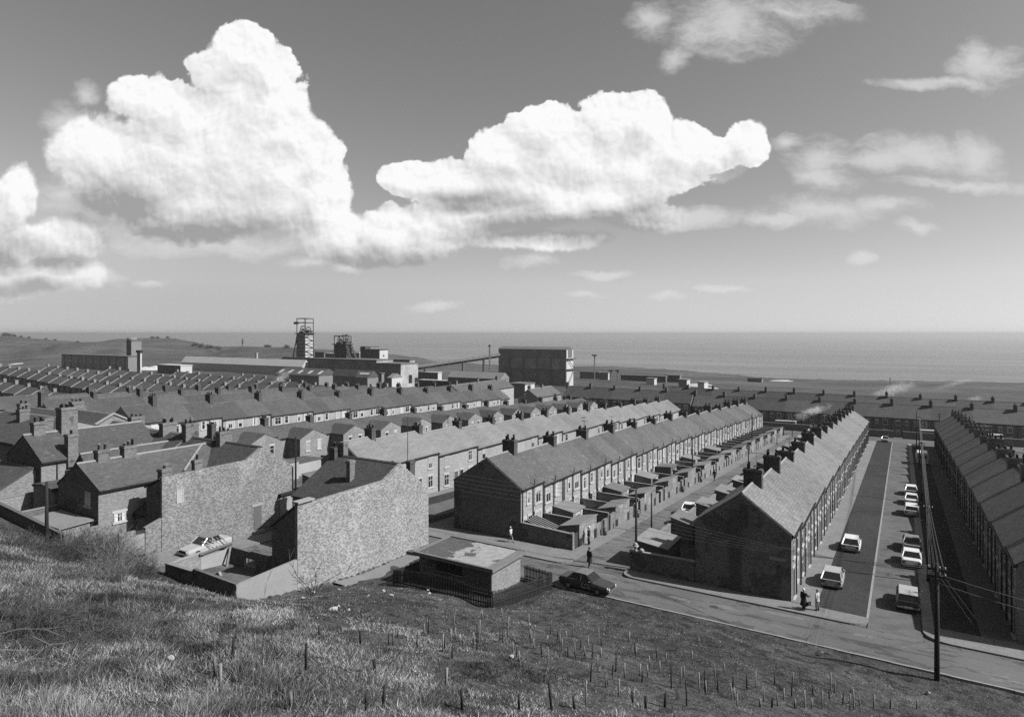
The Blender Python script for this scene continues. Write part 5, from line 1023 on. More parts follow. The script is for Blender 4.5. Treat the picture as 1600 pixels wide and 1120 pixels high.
pole('telegraph_pole', 'thin pole rising before the white-windowed terrace at the left', 297, 705, 651, dist=108, r=.11); pole('telegraph_pole', 'thin pole in front of the dormer-like gables', 591, 664, 633, dist=140, r=.1); pole('telegraph_pole', 'thin pole near the middle gabled wings', 700, 700, 647, dist=118, r=.09)
for i, (px, y0, y1, d) in enumerate(((1214, 700, 668, 150), (1520, 700, 650, 165), (847, 612, 585, 300), (806, 612, 592, 300), (750, 640, 604, 200))): pole('lamp_post', '%s slim far post from the left among the roofs' % ORD[[750, 806, 847, 1214, 1520].index(px)], px, y0, y1, dist=d, r=.09, cat='post', group='slim far posts')
def wire(label, a, b, sag=.4, r=.012, name='overhead_wire', mat='black', group=None, n=14):
    A, B = Vector(a), Vector(b); pts = [A.lerp(B, t/n)-Vector((0, 0, 4*sag*(t/n)*(1-t/n))) for t in range(n+1)]
    mb = MB(); mb.tube([p-A for p in pts], r, 4); o = mb.build(name, M[mat]); o.location = A; tag(o, label, 'wire', group); return o
M['wire_pale'] = grey_mat('wire_pale', .22, ())
top = lambda p, dz=0, dx=0: (p[0]+dx, p[1], p[3]+dz)
for k in range(8):
    dx = -.4+k*.115; wire('one of the bundle of wires running from the big pole up the shaded street', top(big, -.2-.4*(k % 2), dx), (pl[0][0]+dx*.35, pl[0][1], pl[0][3]-.1*(k % 3)), .12, .006, group='bundle of street wires', mat='wire_pale')
    wire('one of the bundle of wires between the slim poles of the shaded street', (pl[0][0]+dx*.35, pl[0][1], pl[0][3]-.1*(k % 3)), (pl[2][0]+dx*.3, pl[2][1], pl[2][3]-.1*(k % 3)), .2, .008, group='far bundle of street wires', mat='wire_pale')
for k, (dz, ex, ey, ez) in enumerate(((-.6, 6.7, 53.6, 3.6), (-1.1, 6.7, 53.2, 3.1))): wire('%s wire from the big pole to the shaded terrace at right' % ('upper', 'lower')[k], top(big, dz), (ex+6, ey-9, ez+2.2), .3, .012, mat='wire_pale')
for k, (dz, ex, ey) in enumerate(((-.2, 5.6, 57.), (-.5, 5.2, 56.2))): wire('%s stay wire slanting from the big pole to the far verge' % ('left', 'right')[k], top(big, dz), (ex-.6, ey-1.2, h1(ex, ey)), .05, .012, mat='wire_pale')
# wires crossing the dark gables
for k in range(5):
    z0 = 3.4+k*.42; wire('one of five thin wires crossing in front of the dark gable ends', (-42.5, 54.2, z0+1.2), (-20.0, 54.2-.6, z0+1.6), .35, .011, group='wires across the left dark gable', mat='wire_pale')
    wire('one of five thin wires crossing the right dark gable and its yard', (-20.0, 53.6, z0+.4), (big[0]-.4+.2*k, big[1], big[3]-.2-.12*k), .5, .011, group='wires across the right dark gable', mat='wire_pale')
# ------------------------------------------------------------ cars
M['glass_dark'] = grey_mat('glass_dark', .03, (), rough=.1, spec=.6); M['chrome'] = grey_mat('chrome', .7, (), rough=.25, metal=.8)
M['tyre'] = grey_mat('tyre', .03, ()); M['lamp_red'] = grey_mat('lamp_red', .12, (), rough=.3); M['lamp_clear'] = grey_mat('lamp_clear', .8, (), rough=.2)
for nm, v in (('white', 1.05), ('pale', .6), ('grey', .22), ('dark', .06), ('mid', .3)): M['car_'+nm] = grey_mat('car_'+nm, v, ((1.2, .04),), rough=.3, spec=.5)
def car(label, x, y, heading, body='car_white', roofm=None, kind='saloon', z=None, L=4.1, W=1.62, name='parked_car'):
    """heading: degrees, direction of the bonnet in plan"""
    zz = h1(x, y)+.08 if z is None else z; o = thing(name, label, 'car', (x, y, zz), math.radians(heading)); h = L/2
    # silhouette stations along the length: x, lower z, shoulder z, half width
    st = [(-h, .38, .62, .66), (-h+.06, .28, .84, .74), (-h+.5, .22, .89, .80), (-.75, .2, .9, .81), (.6, .2, .88, .81), (h-.75, .22, .82, .79), (h-.12, .28, .74, .74), (h, .4, .62, .68)]
    def ring(s): X_, a, b, w = s; w *= W/1.62; return [(X_, -w*.9, a), (X_, -w, a+.14), (X_, -w, b-.2), (X_, -w*.93, b-.04), (X_, -w*.82, b), (X_, w*.82, b), (X_, w*.93, b-.04), (X_, w, b-.2), (X_, w, a+.14), (X_, w*.9, a)]
    mb = MB(); R = [ring(s) for s in st]
    for i in range(len(R)-1):
        for j in range(10): k = (j+1) % 10; mb.face([R[i][j], R[i+1][j], R[i+1][k], R[i][k]][::-1])
    mb.face(R[0]); mb.face(R[-1][::-1]); bd = mb.build('body', M[body], o)
    # cabin: base ring to roof ring
    rb, fb = {'saloon': (-1.35, .85), 'hatch': (-1.95, .75), 'estate': (-2.0, .75)}[kind]; rt, ft = {'saloon': (-.85, .25), 'hatch': (-1.3, .2), 'estate': (-1.75, .2)}[kind]
    wb, wt, zb_, zt = .76*W/1.62, .6*W/1.62, .86, 1.33
    B4 = [(rb, -wb, zb_), (fb, -wb, zb_), (fb, wb, zb_), (rb, wb, zb_)]; T4 = [(rt, -wt, zt), (ft, -wt, zt), (ft, wt, zt), (rt, wt, zt)]
    mb = MB(); rm = M[roofm or body]
    mb.prism([(rt-.04, zt), (ft+.06, zt), (ft-.05, zt+.05), ((rt+ft)/2, zt+.075), (rt+.08, zt+.05)], -wt-.02, wt+.02, 'y'); mb.build('roof', rm, o)
    pn = MB()
    def lerp(a, b, t): return tuple(a[i]+(b[i]-a[i])*t for i in range(3))
    gl = []
    for i in range(4): j = (i+1) % 4; gl.append((B4[i], B4[j], T4[j], T4[i]))
    for i, q in enumerate(gl):
        c = tuple(sum(p[k] for p in q)/4 for k in range(3))
        nm_ = ('side_window', 'windscreen', 'side_window', 'rear_window')[i]
        m = MB(); m.face(q); m.build(nm_, M['glass_dark'], o)
    for a, b in list(zip(B4, T4)): pn.bar(a, b, .085)
    for s in (-1, 1): pn.bar(((rb+fb)/2+.05, s*wb*1.005, zb_), ((rt+ft)/2+.1, s*wt*1.01, zt), .07); pn.bar((rb, s*wb, zb_+.01), (fb, s*wb, zb_+.01), .06)
    pn.bar((fb, -wb, zb_), (fb, wb, zb_), .06); pn.bar((rb, -wb, zb_), (rb, wb, zb_), .06); pn.build('pillars', M[body], o)
    for sx_ in (-1.28, 1.25):
        for s in (-1, 1):
            m = MB(); yy = s*(W/2-.1); m.tube([(sx_, yy-.09, .3), (sx_, yy+.09, .3)], .3, 16); w = m.build('wheel', M['tyre'], o); q = MB(); q.tube([(sx_, yy+s*.07, .3), (sx_, yy+s*.1, .3)], [.19, .14], 12); q.build('hubcap', M['chrome'], w)
    for e, nm_ in ((-1, 'rear_bumper'), (1, 'front_bumper')): m = MB(); m.box((e*(h-.02), -W*.46, .4), (e*(h+.1), W*.46, .52)); m.build(nm_, M['chrome'], o)
    for s in (-1, 1):
        m = MB(); m.box((-h-.03, s*.6-.13, .58), (-h+.02, s*.6+.13, .74)); m.build('tail_light', M['lamp_red'], o); m = MB(); m.tube([(h-.02, s*.55, .62), (h+.035, s*.55, .62)], .09, 10); m.build('headlight', M['lamp_clear'], o)
    m = MB(); m.box((-h-.115, -.26, .42), (-h-.1, .26, .54)); m.build('number_plate', M['lamp_clear'], o); m = MB(); m.box((h-.01, -.42, .52), (h+.02, .42, .72)); m.build('grille', M['tyre'], o)
    m = MB(); m.tube([(fb-.25, -wb-.05, .92), (fb-.25, -wb-.16, 1.0)], .05, 6); m.build('wing_mirror', M['chrome'], o)
    for xx in (-.25, -.27): pass
    return o
def G(px, py):
    return P(px, py, march(px, py, 30., add=.05))[:2]
x, y = G(915, 921); car('dark saloon with a paler roof parked on the cross street by the bank', x+.1, y+.1, -3, 'car_dark', 'car_grey', L=4.3)
dc = [o for o in bpy.data.objects if str(o.get('label', '')).startswith('dark saloon with')][0]; mb = MB()
for a, b in (((-.1, .42), (.55, .45)), ((-.1, .68), (.55, .71)), ((-.1, .42), (-.07, .71)), ((.52, .42), (.55, .71))): mb.box((a[0], -.835, a[1]), (b[0], -.812, b[1]))
mb.build('door_sign', M['lamp_clear'], dc)
x, y = G(312, 864); car('pale saloon with dark bonnet parked under the long rough wall', -51.7, 33.6, -88, 'car_pale', 'car_mid', L=4.3, z=h1(-51.7, 33.6)+.1)
bays = [((1302, 911), 'pale grey hatchback on the grass strip, nearest the corner', 90, 'car_pale', None, 'hatch'), ((1331, 857), 'white hatchback on the grass strip, second from the corner', 90, 'car_white', None, 'hatch'),
        ((1419, 944), 'dark estate car with a pale roof, nearest in the row at the kerb', 90, 'car_dark', 'car_pale', 'estate'), ((1424, 880), 'white saloon with a dark rear window ledge, in front of the dark car', 90, 'car_white', None, 'saloon'), ((1424.5, 857), 'mid grey saloon close in front of the white one at the kerb', 90, 'car_grey', 'car_mid', 'saloon'),
        ((1424, 803), 'white estate, rear one of the three white cars in line', 90, 'car_white', None, 'estate'), ((1424, 786.5), 'white saloon, middle one of the three white cars in line', 90, 'car_white', None, 'saloon'), ((1423.5, 771.5), 'white car, farthest of the three white cars in line', 90, 'car_white', None, 'hatch')]
for (p, lb, hd, b, rm, kd) in bays: x, y = G(*p); car(lb, x, y, hd, b, rm, kd, L=3.8 if kd == 'hatch' else 4.1)
x, y = G(1078, 803); car('white saloon parked in the back lane beside the outhouses', x, y, 96, 'car_white')
x, y = G(1069, 818); car('second white car tucked behind the outhouse roof in the lane', x, y, 96, 'car_white')
x, y = G(1383, 690); car('grey car facing the viewer at the far end of the grass strip', x, y, -90, 'car_mid'); x, y = G(1440, 685); car('white saloon crossing the far end of the street', x, y, 0, 'car_white', L=4.3)
x, y = G(1196, 660); car('pale car parked beyond the far end of the lane terrace', x, y, 90, 'car_pale')
# caravan / van
x, y = G(1457, 726); x -= 1.7; o = thing('van', 'pale box van parked in the shade by the slim poles', 'van', (x, y, h1(x, y)+.08), math.pi/2)
mb = MB(); mb.prism([(-1.0, .45), (1.0, .45), (1.05, 1.3), (.98, 2.2), (.8, 2.42), (-.8, 2.42), (-.98, 2.2), (-1.05, 1.3)][::-1], -2.2, 1.5, 'x'); mb.build('body', M['car_white'], o); mb = MB(); mb.prism([(-.95, .45), (.95, .45), (.98, 1.2), (-.98, 1.2)][::-1], 1.5, 2.3, 'x'); mb.build('bonnet', M['car_pale'], o)
mb = MB(); mb.box((-2.23, -.7, 1.35), (-2.2, .7, 1.95)); mb.build('rear_window', M['glass_dark'], o); mb = MB(); mb.box((1.5, -.8, 1.25), (1.54, .8, 1.95)); mb.build('windscreen', M['glass_dark'], o)
for sx_ in (-1.3, 1.5):
    for s in (-1, 1): m = MB(); m.tube([(sx_, s*.92-.09, .3), (sx_, s*.92+.09, .3)], .31, 14); m.build('wheel', M['tyre'], o)
# ------------------------------------------------------------ people
M['skin'] = grey_mat('skin', .5, ()); M['cloth_dark'] = grey_mat('cloth_dark', .03, ((6, .3),), coord='Object'); M['cloth_white'] = grey_mat('cloth_white', .85, ((6, .1),), coord='Object'); M['cloth_pale'] = grey_mat('cloth_pale', .7, ((6, .1),), coord='Object'); M['cloth_mid'] = grey_mat('cloth_mid', .3, ((6, .1),), coord='Object'); M['hair_dark'] = grey_mat('hair_dark', .05, ()); M['hair_white'] = grey_mat('hair_white', .95, ())
def person(label, x, y, facing, hgt=1.7, stride=.0, top='cloth_dark', legs='cloth_dark', hair='hair_dark', coat=.0, arm=(0, 0), skirt=False, bag=False, z=None):
    zz = (h1(x, y)+.12) if z is None else z; o = thing('person', label, 'person', (x, y, zz), math.radians(facing)); s = hgt/1.7
    bm = bmesh.new(); vs = {}; lay = bm.verts.layers.skin.verify()
    def v(n, p, r, par=None, root=False):
        q = bm.verts.new(Vector(p)*s); d = q[lay]; d.radius = (r*s, r*s*(.8 if n in ('chest', 'pelvis', 'belly') else 1)); d.use_root = root; vs[n] = q
        if par: bm.edges.new((vs[par], q))
    v('pelvis', (0, 0, .95), .15, root=True); v('belly', (0, 0, 1.12), .135, 'pelvis'); v('chest', (0, 0, 1.32), .165, 'belly'); v('neck', (.0, 0, 1.46), .06, 'chest'); v('chin', (.015, 0, 1.54), .075, 'neck'); v('head', (.0, 0, 1.63), .098, 'chin'); 
    for sd, nm_ in ((1, 'l'), (-1, 'r')):
        st_ = stride*sd
        v('hip'+nm_, (0, sd*.09, .88), .1, 'pelvis'); v('knee'+nm_, (st_*.45+.02, sd*.1, .5), .065, 'hip'+nm_); v('ankle'+nm_, (st_-.03, sd*.1, .1), .045, 'knee'+nm_); v('toe'+nm_, (st_+.14, sd*.11, .04), .038, 'ankle'+nm_)
        a = arm[0 if sd > 0 else 1]; v('sh'+nm_, (0, sd*.18, 1.4), .065, 'chest'); v('el'+nm_, (-st_*.4+a*.15, sd*.25, 1.13), .048, 'sh'+nm_); v('wr'+nm_, (-st_*.7+a*.38+.05, sd*.26, .9+a*.3), .034, 'el'+nm_); v('pa'+nm_, (-st_*.75+a*.45+.07, sd*.26, .83+a*.32), .036, 'wr'+nm_)
        for f in range(4): v('f%d%s' % (f, nm_), (-st_*.75+a*.5+.06+.02*f, sd*.26, .75+a*.33-.008*abs(f-1)), .011, 'pa'+nm_)
        v('th'+nm_, (-st_*.75+a*.45+.12, sd*.24, .8+a*.32), .012, 'pa'+nm_)
    me = bpy.data.meshes.new('body'); bm.to_mesh(me); bm.free(); me.materials.append(M['skin']); b = link('body', me, o); b.modifiers.new('Skin', 'SKIN'); sd_ = b.modifiers.new('Sub', 'SUBSURF'); sd_.levels = 1; sd_.render_levels = 1
    C = MB(); rings = [(.0, 1.46, .09, .08), (0, 1.41, .21, .12), (0, 1.3, .215, .15), (0, 1.1, .18, .14), (0, .95, .19, .15), (0, .86-.45*coat, .2+.1*coat, .16+.1*coat)]
    n = 12; base = []
    for (xx, z_, ry_, rx_) in rings: base.append([(xx+rx_*math.cos(2*math.pi*k/n)*s, ry_*math.sin(2*math.pi*k/n)*s, z_*s) for k in range(n)])
    for i in range(len(base)-1):
        for k in range(n): C.face([base[i][k], base[i+1][k], base[i+1][(k+1) % n], base[i][(k+1) % n]], smooth=True)
    C.build('coat' if coat else 'jacket', M[top], o)
    for sd, nm_ in ((1, 'l'), (-1, 'r')):
        a = arm[0 if sd > 0 else 1]; st_ = stride*sd; C = MB(); C.tube([Vector(p)*s for p in ((0, sd*.17, 1.42), (0, sd*.21, 1.38), (-st_*.4+a*.15, sd*.25, 1.13), (-st_*.68+a*.36+.04, sd*.26, .92+a*.3))], [.06*s, .08*s, .062*s, .05*s], 8); C.build('sleeve', M[top], o)
        C = MB(); C.tube([Vector(p)*s for p in ((0, sd*.08, .95), (0, sd*.09, .85), (st_*.45+.02, sd*.1, .5), (st_-.03, sd*.1, .12))], [.1*s, .11*s, .08*s, .065*s], 8)
        if legs: C.build('trouser_leg', M[legs], o)
        C = MB(); C.tube([Vector(p)*s for p in ((st_-.07, sd*.1, .05), (st_+.04, sd*.1, .055), (st_+.17, sd*.11, .03))], [.045*s, .05*s, .03*s], 7); C.build('shoe', M['cloth_dark'], o)
    if skirt:
        C = MB(); R = []
        for z_, r_ in ((1.0, .15), (.62, .24)): R.append([(r_*math.cos(2*math.pi*k/n)*s, r_*math.sin(2*math.pi*k/n)*s, z_*s) for k in range(n)])
        for k in range(n): C.face([R[0][k], R[1][k], R[1][(k+1) % n], R[0][(k+1) % n]], smooth=True)
        C.build('skirt', M['cloth_dark'], o)
    bm = bmesh.new(); bmesh.ops.create_icosphere(bm, subdivisions=2, radius=.115*s, matrix=Matrix.Translation((-.02*s, 0, 1.66*s))); bmesh.ops.delete(bm, geom=[q for q in bm.verts if q.co.x > .05*s and q.co.z < 1.69*s or q.co.z < 1.57*s], context='VERTS')
    me = bpy.data.meshes.new('hair'); bm.to_mesh(me); bm.free(); me.materials.append(M[hair]); link('hair', me, o)
    F_ = MB(); F_.tube([(.095*s, 0, 1.65*s), (.125*s, 0, 1.615*s)], [.008*s, .018*s], 5); F_.build('nose', M['skin'], o)
    for sd in (1, -1): F_ = MB(); F_.box((.085*s, sd*.035*s-.012*s, 1.645*s), (.1*s, sd*.035*s+.012*s, 1.66*s)); F_.build('eye', M['hair_dark'], o)
    F_ = MB(); F_.box((.085*s, -.025*s, 1.572*s), (.101*s, .025*s, 1.582*s)); F_.build('mouth', M['cloth_mid'], o)
    if bag: F_ = MB(); F_.box((.0, -.42*s, .5*s), (.3, -.3*s, .78*s)); F_.build('bag', M['cloth_dark'], o)
    return o
x, y = G(798, 848); person('girl in a white top and dark skirt walking along the pavement', x, y, 0, 1.5, .28, 'cloth_white', None, 'hair_white', skirt=True)
x, y = G(920, 852); person('man in dark clothes standing by the outhouse wall at the lane corner', x, y, 200, 1.8, .05, z=h1(x, y)+.12, hair='hair_white'); x, y = G(921, 886); person('person in a long dark coat walking across the cross street', x, y, 60, 1.7, .12, coat=.8, z=h1(x, y)+.07)
x, y = G(1256, 955); person('woman in a long black coat with white hair at the pavement corner', x, y, 60, 1.6, .05, hair='hair_white', coat=1., arm=(0, .9), bag=True); x, y = G(1277, 955); person('person in a pale jacket beside the woman in black', x, y, 160, 1.55, .05, 'cloth_pale', 'cloth_mid', 'cloth_mid', coat=.15)
x, y = G(1116.5, 751); person('distant dark figure walking up the back lane', x, y, 90, 1.7, .25, z=h1(x, y)+.07)

# dustbins in the lane and yards
for i, (x, y, t) in enumerate(((-26.6, 62.3, 'first'), (-26.55, 71.9, 'second'), (-26.6, 90.2, 'third'), (-20.9, 62.9, 'fourth'), (-26.6, 99.8, 'fifth'))):
    o = thing('dustbin', '%s dustbin from the near end, standing by a gate in the back lane' % t, 'dustbin', (x, y, h1(x, y)+.19), 0, 'dustbins in the back lane'); mb = MB(); mb.tube([(0, 0, 0), (0, 0, .72)], [.2, .25], 12); mb.build('bin', M['steel_mid'], o); mb = MB(); mb.tube([(0, 0, .72), (0, 0, .76), (0, 0, .82)], [.27, .26, .08], 12); mb.build('lid', M['steel_mid'], o)
# manholes and drain gratings in the carriageway
for i, (x, y) in enumerate(((-31., 48.2), (-23., 60.), (-12., 48.6), (-.3, 58.), (12., 47.5))):
    z = float(village(x, y))+.012; mb = MB(); mb.tube([(0, 0, 0), (0, 0, .006)], .33, 16); o = link('manhole_cover', mb.mesh('manhole_cover', M['steel_dark']), None, (x, y, z)); tag(o, 'round iron manhole cover, %s from the left in the streets' % ORD[i], 'manhole cover', 'manhole covers')
# ------------------------------------------------------------ rough grass on the bank
def vnoise(x, y, sc, seed):
    r = np.random.default_rng(seed); g_ = r.random((256, 256)); u = np.asarray(x)/sc+1000; v = np.asarray(y)/sc+1000; i = np.floor(u).astype(int); j = np.floor(v).astype(int); fu = u-i; fv = v-j; fu = fu*fu*(3-2*fu); fv = fv*fv*(3-2*fv)
    q = lambda a, b: g_[a % 256, b % 256]
    return (q(i, j)*(1-fu)+q(i+1, j)*fu)*(1-fv)+(q(i, j+1)*(1-fu)+q(i+1, j+1)*fu)*fv
def fbm(x, y, sc, seed, o=4): return sum(vnoise(x, y, sc/2**k, seed+k)*.5**k for k in range(o))/sum(.5**k for k in range(o))
NB = 980000; rg = np.random.default_rng(5)
Zd = 8.5*(52/8.5)**(rg.random(NB)**.7); pxx = rg.uniform(-120, 1720, NB); Xc = (pxx-800)/1000*Zd; bx, by = cam2w(Xc, Zd)
ok = (by < 45.25) & ((bx > -39.0) | (by < 27.2+1.6*(bx < -54)*0)) & ~((bx > -34.8) & (bx < -23.6) & (by > 38.75)) & ~((bx < -57.) & (by > 24.8)) & ~((bx > -39) & (bx < -34.8) & (by > 40.5) & (fbm(bx, by, 2, 3) > .4))
bx, by, Zd, pxx = bx[ok], by[ok], Zd[ok], pxx[ok]
lush = fbm(bx, by, 9, 40); tus = fbm(bx, by, 1.1, 50); tone_n = fbm(bx, by, 4.5, 60); lng = np.clip(1.15-.045*(by-10)-.008*(bx+20), .3, 1.)     # long at the left and near, short turf by the road
lng = np.clip(lng*np.interp(pxx, [0, 700, 1100, 1600], [1.1, 1., .9, .85]), .25, 1.2)
keep = rg.random(len(bx)) < np.clip(.35+1.3*(tus-.3), .15, 1); bx, by, Zd, pxx, lush, tus, tone_n, lng = [a[keep] for a in (bx, by, Zd, pxx, lush, tus, tone_n, lng)]
n = len(bx); bz = H(bx, by)+.1*np.sin(bx*1.3+np.sin(by*.9)*2)*np.sin(by*1.7+1.3*np.sin(bx*.7))*(np.hypot(bx, by) < 60)*(by < 44)-.03
hh = (.06+.2*np.clip((tus-.38)*2.6, 0, 1)+.08*rg.random(n))*lng*(1+.25*rg.normal(size=n)); hh = np.clip(hh, .04, .75)
ang = 2*np.pi*fbm(bx, by, 3., 70)*2+rg.normal(0, 1.6, n); ln = np.clip(rg.normal(.75, .45, n), 0, 2.0)*hh; wd = (.006+Zd*.00052)*rg.uniform(.6, 1.5, n); fa = rg.uniform(0, 2*np.pi, n)
dx, dy = np.cos(fa)*wd, np.sin(fa)*wd; co = np.empty((n, 3, 3)); co[:, 0] = np.stack([bx-dx, by-dy, bz], 1); co[:, 1] = np.stack([bx+dx, by+dy, bz], 1); co[:, 2] = np.stack([bx+np.cos(ang)*ln, by+np.sin(ang)*ln, bz+hh], 1)
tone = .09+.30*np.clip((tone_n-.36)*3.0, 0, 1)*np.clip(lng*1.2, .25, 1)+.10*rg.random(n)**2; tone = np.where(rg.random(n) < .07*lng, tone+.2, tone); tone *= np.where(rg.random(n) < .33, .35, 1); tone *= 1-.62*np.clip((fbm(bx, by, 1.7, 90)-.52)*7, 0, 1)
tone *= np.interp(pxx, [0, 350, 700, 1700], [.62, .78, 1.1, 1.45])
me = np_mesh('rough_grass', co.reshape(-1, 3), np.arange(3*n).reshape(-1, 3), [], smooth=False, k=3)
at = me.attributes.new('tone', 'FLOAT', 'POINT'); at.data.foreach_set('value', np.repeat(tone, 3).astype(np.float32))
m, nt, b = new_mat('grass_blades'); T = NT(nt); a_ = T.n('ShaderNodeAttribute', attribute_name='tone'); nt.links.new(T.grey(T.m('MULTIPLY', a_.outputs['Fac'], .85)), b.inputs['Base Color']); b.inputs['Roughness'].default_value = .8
tr = T.n('ShaderNodeBsdfTranslucent'); nt.links.new(T.grey(T.m('MULTIPLY', a_.outputs['Fac'], .85)), tr.inputs[0]); mx = T.n('ShaderNodeMixShader'); mx.inputs[0].default_value = .3; nt.links.new(b.outputs[0], mx.inputs[1]); nt.links.new(tr.outputs[0], mx.inputs[2]); nt.links.new(mx.outputs[0], [q for q in nt.nodes if q.type == 'OUTPUT_MATERIAL'][0].inputs[0])
me.materials.append(m); tag(link('rough_grass', me), kind='stuff')
# ------------------------------------------------------------ bare shrubs, brambles and dead stems
M['twig'] = grey_mat('twig', .22, ((3, .5),), coord='Object', rnd=.3); M['twig_pale'] = grey_mat('twig_pale', .28, ((3, .4),), coord='Object'); M['twig_dark'] = grey_mat('twig_dark', .10, ((3, .4),), coord='Object')
def shrub(label, px, py, dist, r, hgt, n, mat='twig', seed=0, thick=.012, arch=.6, group=None, name='shrub', cat='shrub'):
    x, y, _ = P(px, py, dist); z = h1(x, y); o = thing(name, label, cat, (x, y, z), 0, group); rr = random.Random(seed); mb = MB()
    for k in range(n):
        a = rr.uniform(0, 2*math.pi); q = r*math.sqrt(rr.random())*.6; p = Vector((q*math.cos(a), q*math.sin(a), -.1)); d = Vector((math.cos(a+rr.uniform(-1, 1))*rr.uniform(.1, arch), math.sin(a+rr.uniform(-1, 1))*rr.uniform(.1, arch), 1)).normalized(); L = hgt*rr.uniform(.4, 1.15); pts = [p.copy()]; 
        for s in range(5): d = (d+Vector((rr.gauss(0, .22), rr.gauss(0, .22), -.16*arch*s*.6))).normalized(); p = p+d*L/5; pts.append(p.copy())
        mb.tube(pts, [thick*(1-.15*s) for s in range(6)], 3, cap=False, smooth=False)
        for s in range(2, 6):
            for _ in range(2):
                d2 = (d+Vector((rr.gauss(0, .7), rr.gauss(0, .7), rr.gauss(.1, .4)))).normalized(); e = pts[s]+d2*L*rr.uniform(.12, .3); mb.tube([pts[s], (pts[s]+e)/2+Vector((0, 0, rr.uniform(-.03, .05))), e], [thick*.6, thick*.5, thick*.25], 3, cap=False, smooth=False)
    mb.build('stems', M[mat], o); return o
S = [(118, 858, 43.5, 1.9, 1.9, 170), (150, 866, 43, 2.2, 2.3, 230), (182, 872, 42.5, 2.0, 2.2, 200), (212, 885, 41, 1.6, 1.6, 130), (96, 872, 41, 1.6, 1.3, 100), (165, 905, 36, 1.8, 1.5, 120), (50, 858, 42, 1.8, 1.0, 110), (20, 840, 42, 1.6, 1.0, 90)]
for i, (px, py, d, r, hg, n_) in enumerate(S): shrub('%s bare twiggy bush from the left, on the bank before the left yards' % ORD[sorted(s[0] for s in S).index(px)], px, py, d, r, hg, int(n_*1.5), ('twig_dark', 'twig_dark', 'twig')[i % 3], i+3, .013, group='bare bushes before the yards')
S = [(45, 985, 21, 1.2, 1.0, 90, 'twig_dark'), (95, 1005, 20, 1.2, .95, 90, 'twig'), (140, 975, 22.5, 1.3, 1.1, 100, 'twig_dark'), (25, 1045, 17, 1.0, .8, 70, 'twig_dark'), (170, 1030, 19, 1.1, .7, 70, 'twig'), (75, 945, 24, 1.3, .9, 80, 'twig'), (230, 975, 24, 1.4, .7, 70, 'twig_dark'), (10, 930, 25, 1.3, 1.0, 80, 'twig_dark')]
for i, (px, py, d, r, hg, n_, mt) in enumerate(S): shrub('%s bramble clump from the left, low in the left foreground grass' % ORD[sorted(s[0] for s in S).index(px)], px, py, d, r*1.15, hg, int(n_*1.7), 'twig_dark', i+30, .010, 1.6, group='bramble clumps in the left foreground', name='bramble')
shrub('bare forked sapling against the foot of the huge pale gable wall', 487, 918, 44.5, .35, 2.9, 9, 'twig_dark', 77, .028, .35, name='sapling', cat='sapling')
shrub('leaning bare sapling in the rough grass at lower left', 148, 985, 22, .25, 1.9, 6, 'twig_dark', 78, .02, .9, name='sapling', cat='sapling')
rr = random.Random(9)
o = thing('fallen_branches', 'pale fallen branches tangled in the grass at lower left', 'branches', (*P(75, 1010, 19.5)[:2], h1(*P(75, 1010, 19.5)[:2]))); 
for k in range(9):
    mb = MB(); a = rr.uniform(0, 3.14); c = Vector((rr.uniform(-1.6, 1.6), rr.uniform(-1.2, 1.2), rr.uniform(.15, .6))); d = Vector((math.cos(a), math.sin(a), rr.uniform(-.35, .35)))*rr.uniform(.4, 1.3); pts = [c-d, c-d*.3+Vector((rr.uniform(-.1, .1), rr.uniform(-.1, .1), .1)), c+d*.4, c+d]
    mb.tube(pts, [.018, .014, .01, .005], 5, cap=False); mb.build('branch', M['twig_pale'], o)
# dead weed stalks all over the rough grass
rr = random.Random(17); mb = MB()
for k in range(520):
    d = rr.uniform(11, 42); px = rr.uniform(-50, 1250) if rr.random() < .8 else rr.uniform(1200, 1650); x, y, _ = P(px, 0, d)
    if y > 44.5 or (x < -39 and y > 26.5) or (x > -34.8 and x < -23.6 and y > 38.7): continue
    z = h1(x, y); hg = rr.uniform(.2, .75)*(1.1 if px < 700 else .6); th_ = .004+d*.00025
    for j in range(rr.randint(2, 7)):
        a = rr.uniform(0, 6.3); L = hg*rr.uniform(.5, 1); b0 = Vector((x+rr.gauss(0, .12), y+rr.gauss(0, .12), z-.05)); e = b0+Vector((math.cos(a)*L*rr.uniform(.1, .7), math.sin(a)*L*rr.uniform(.1, .7), L)); mb.tube([b0, (b0+e)/2+Vector((0, 0, L*.12)), e], [th_, th_*.8, th_*.4], 3, cap=False, smooth=False)
for v_ in (0,): tag(mb.build('dead_weeds', M['twig']), kind='stuff')
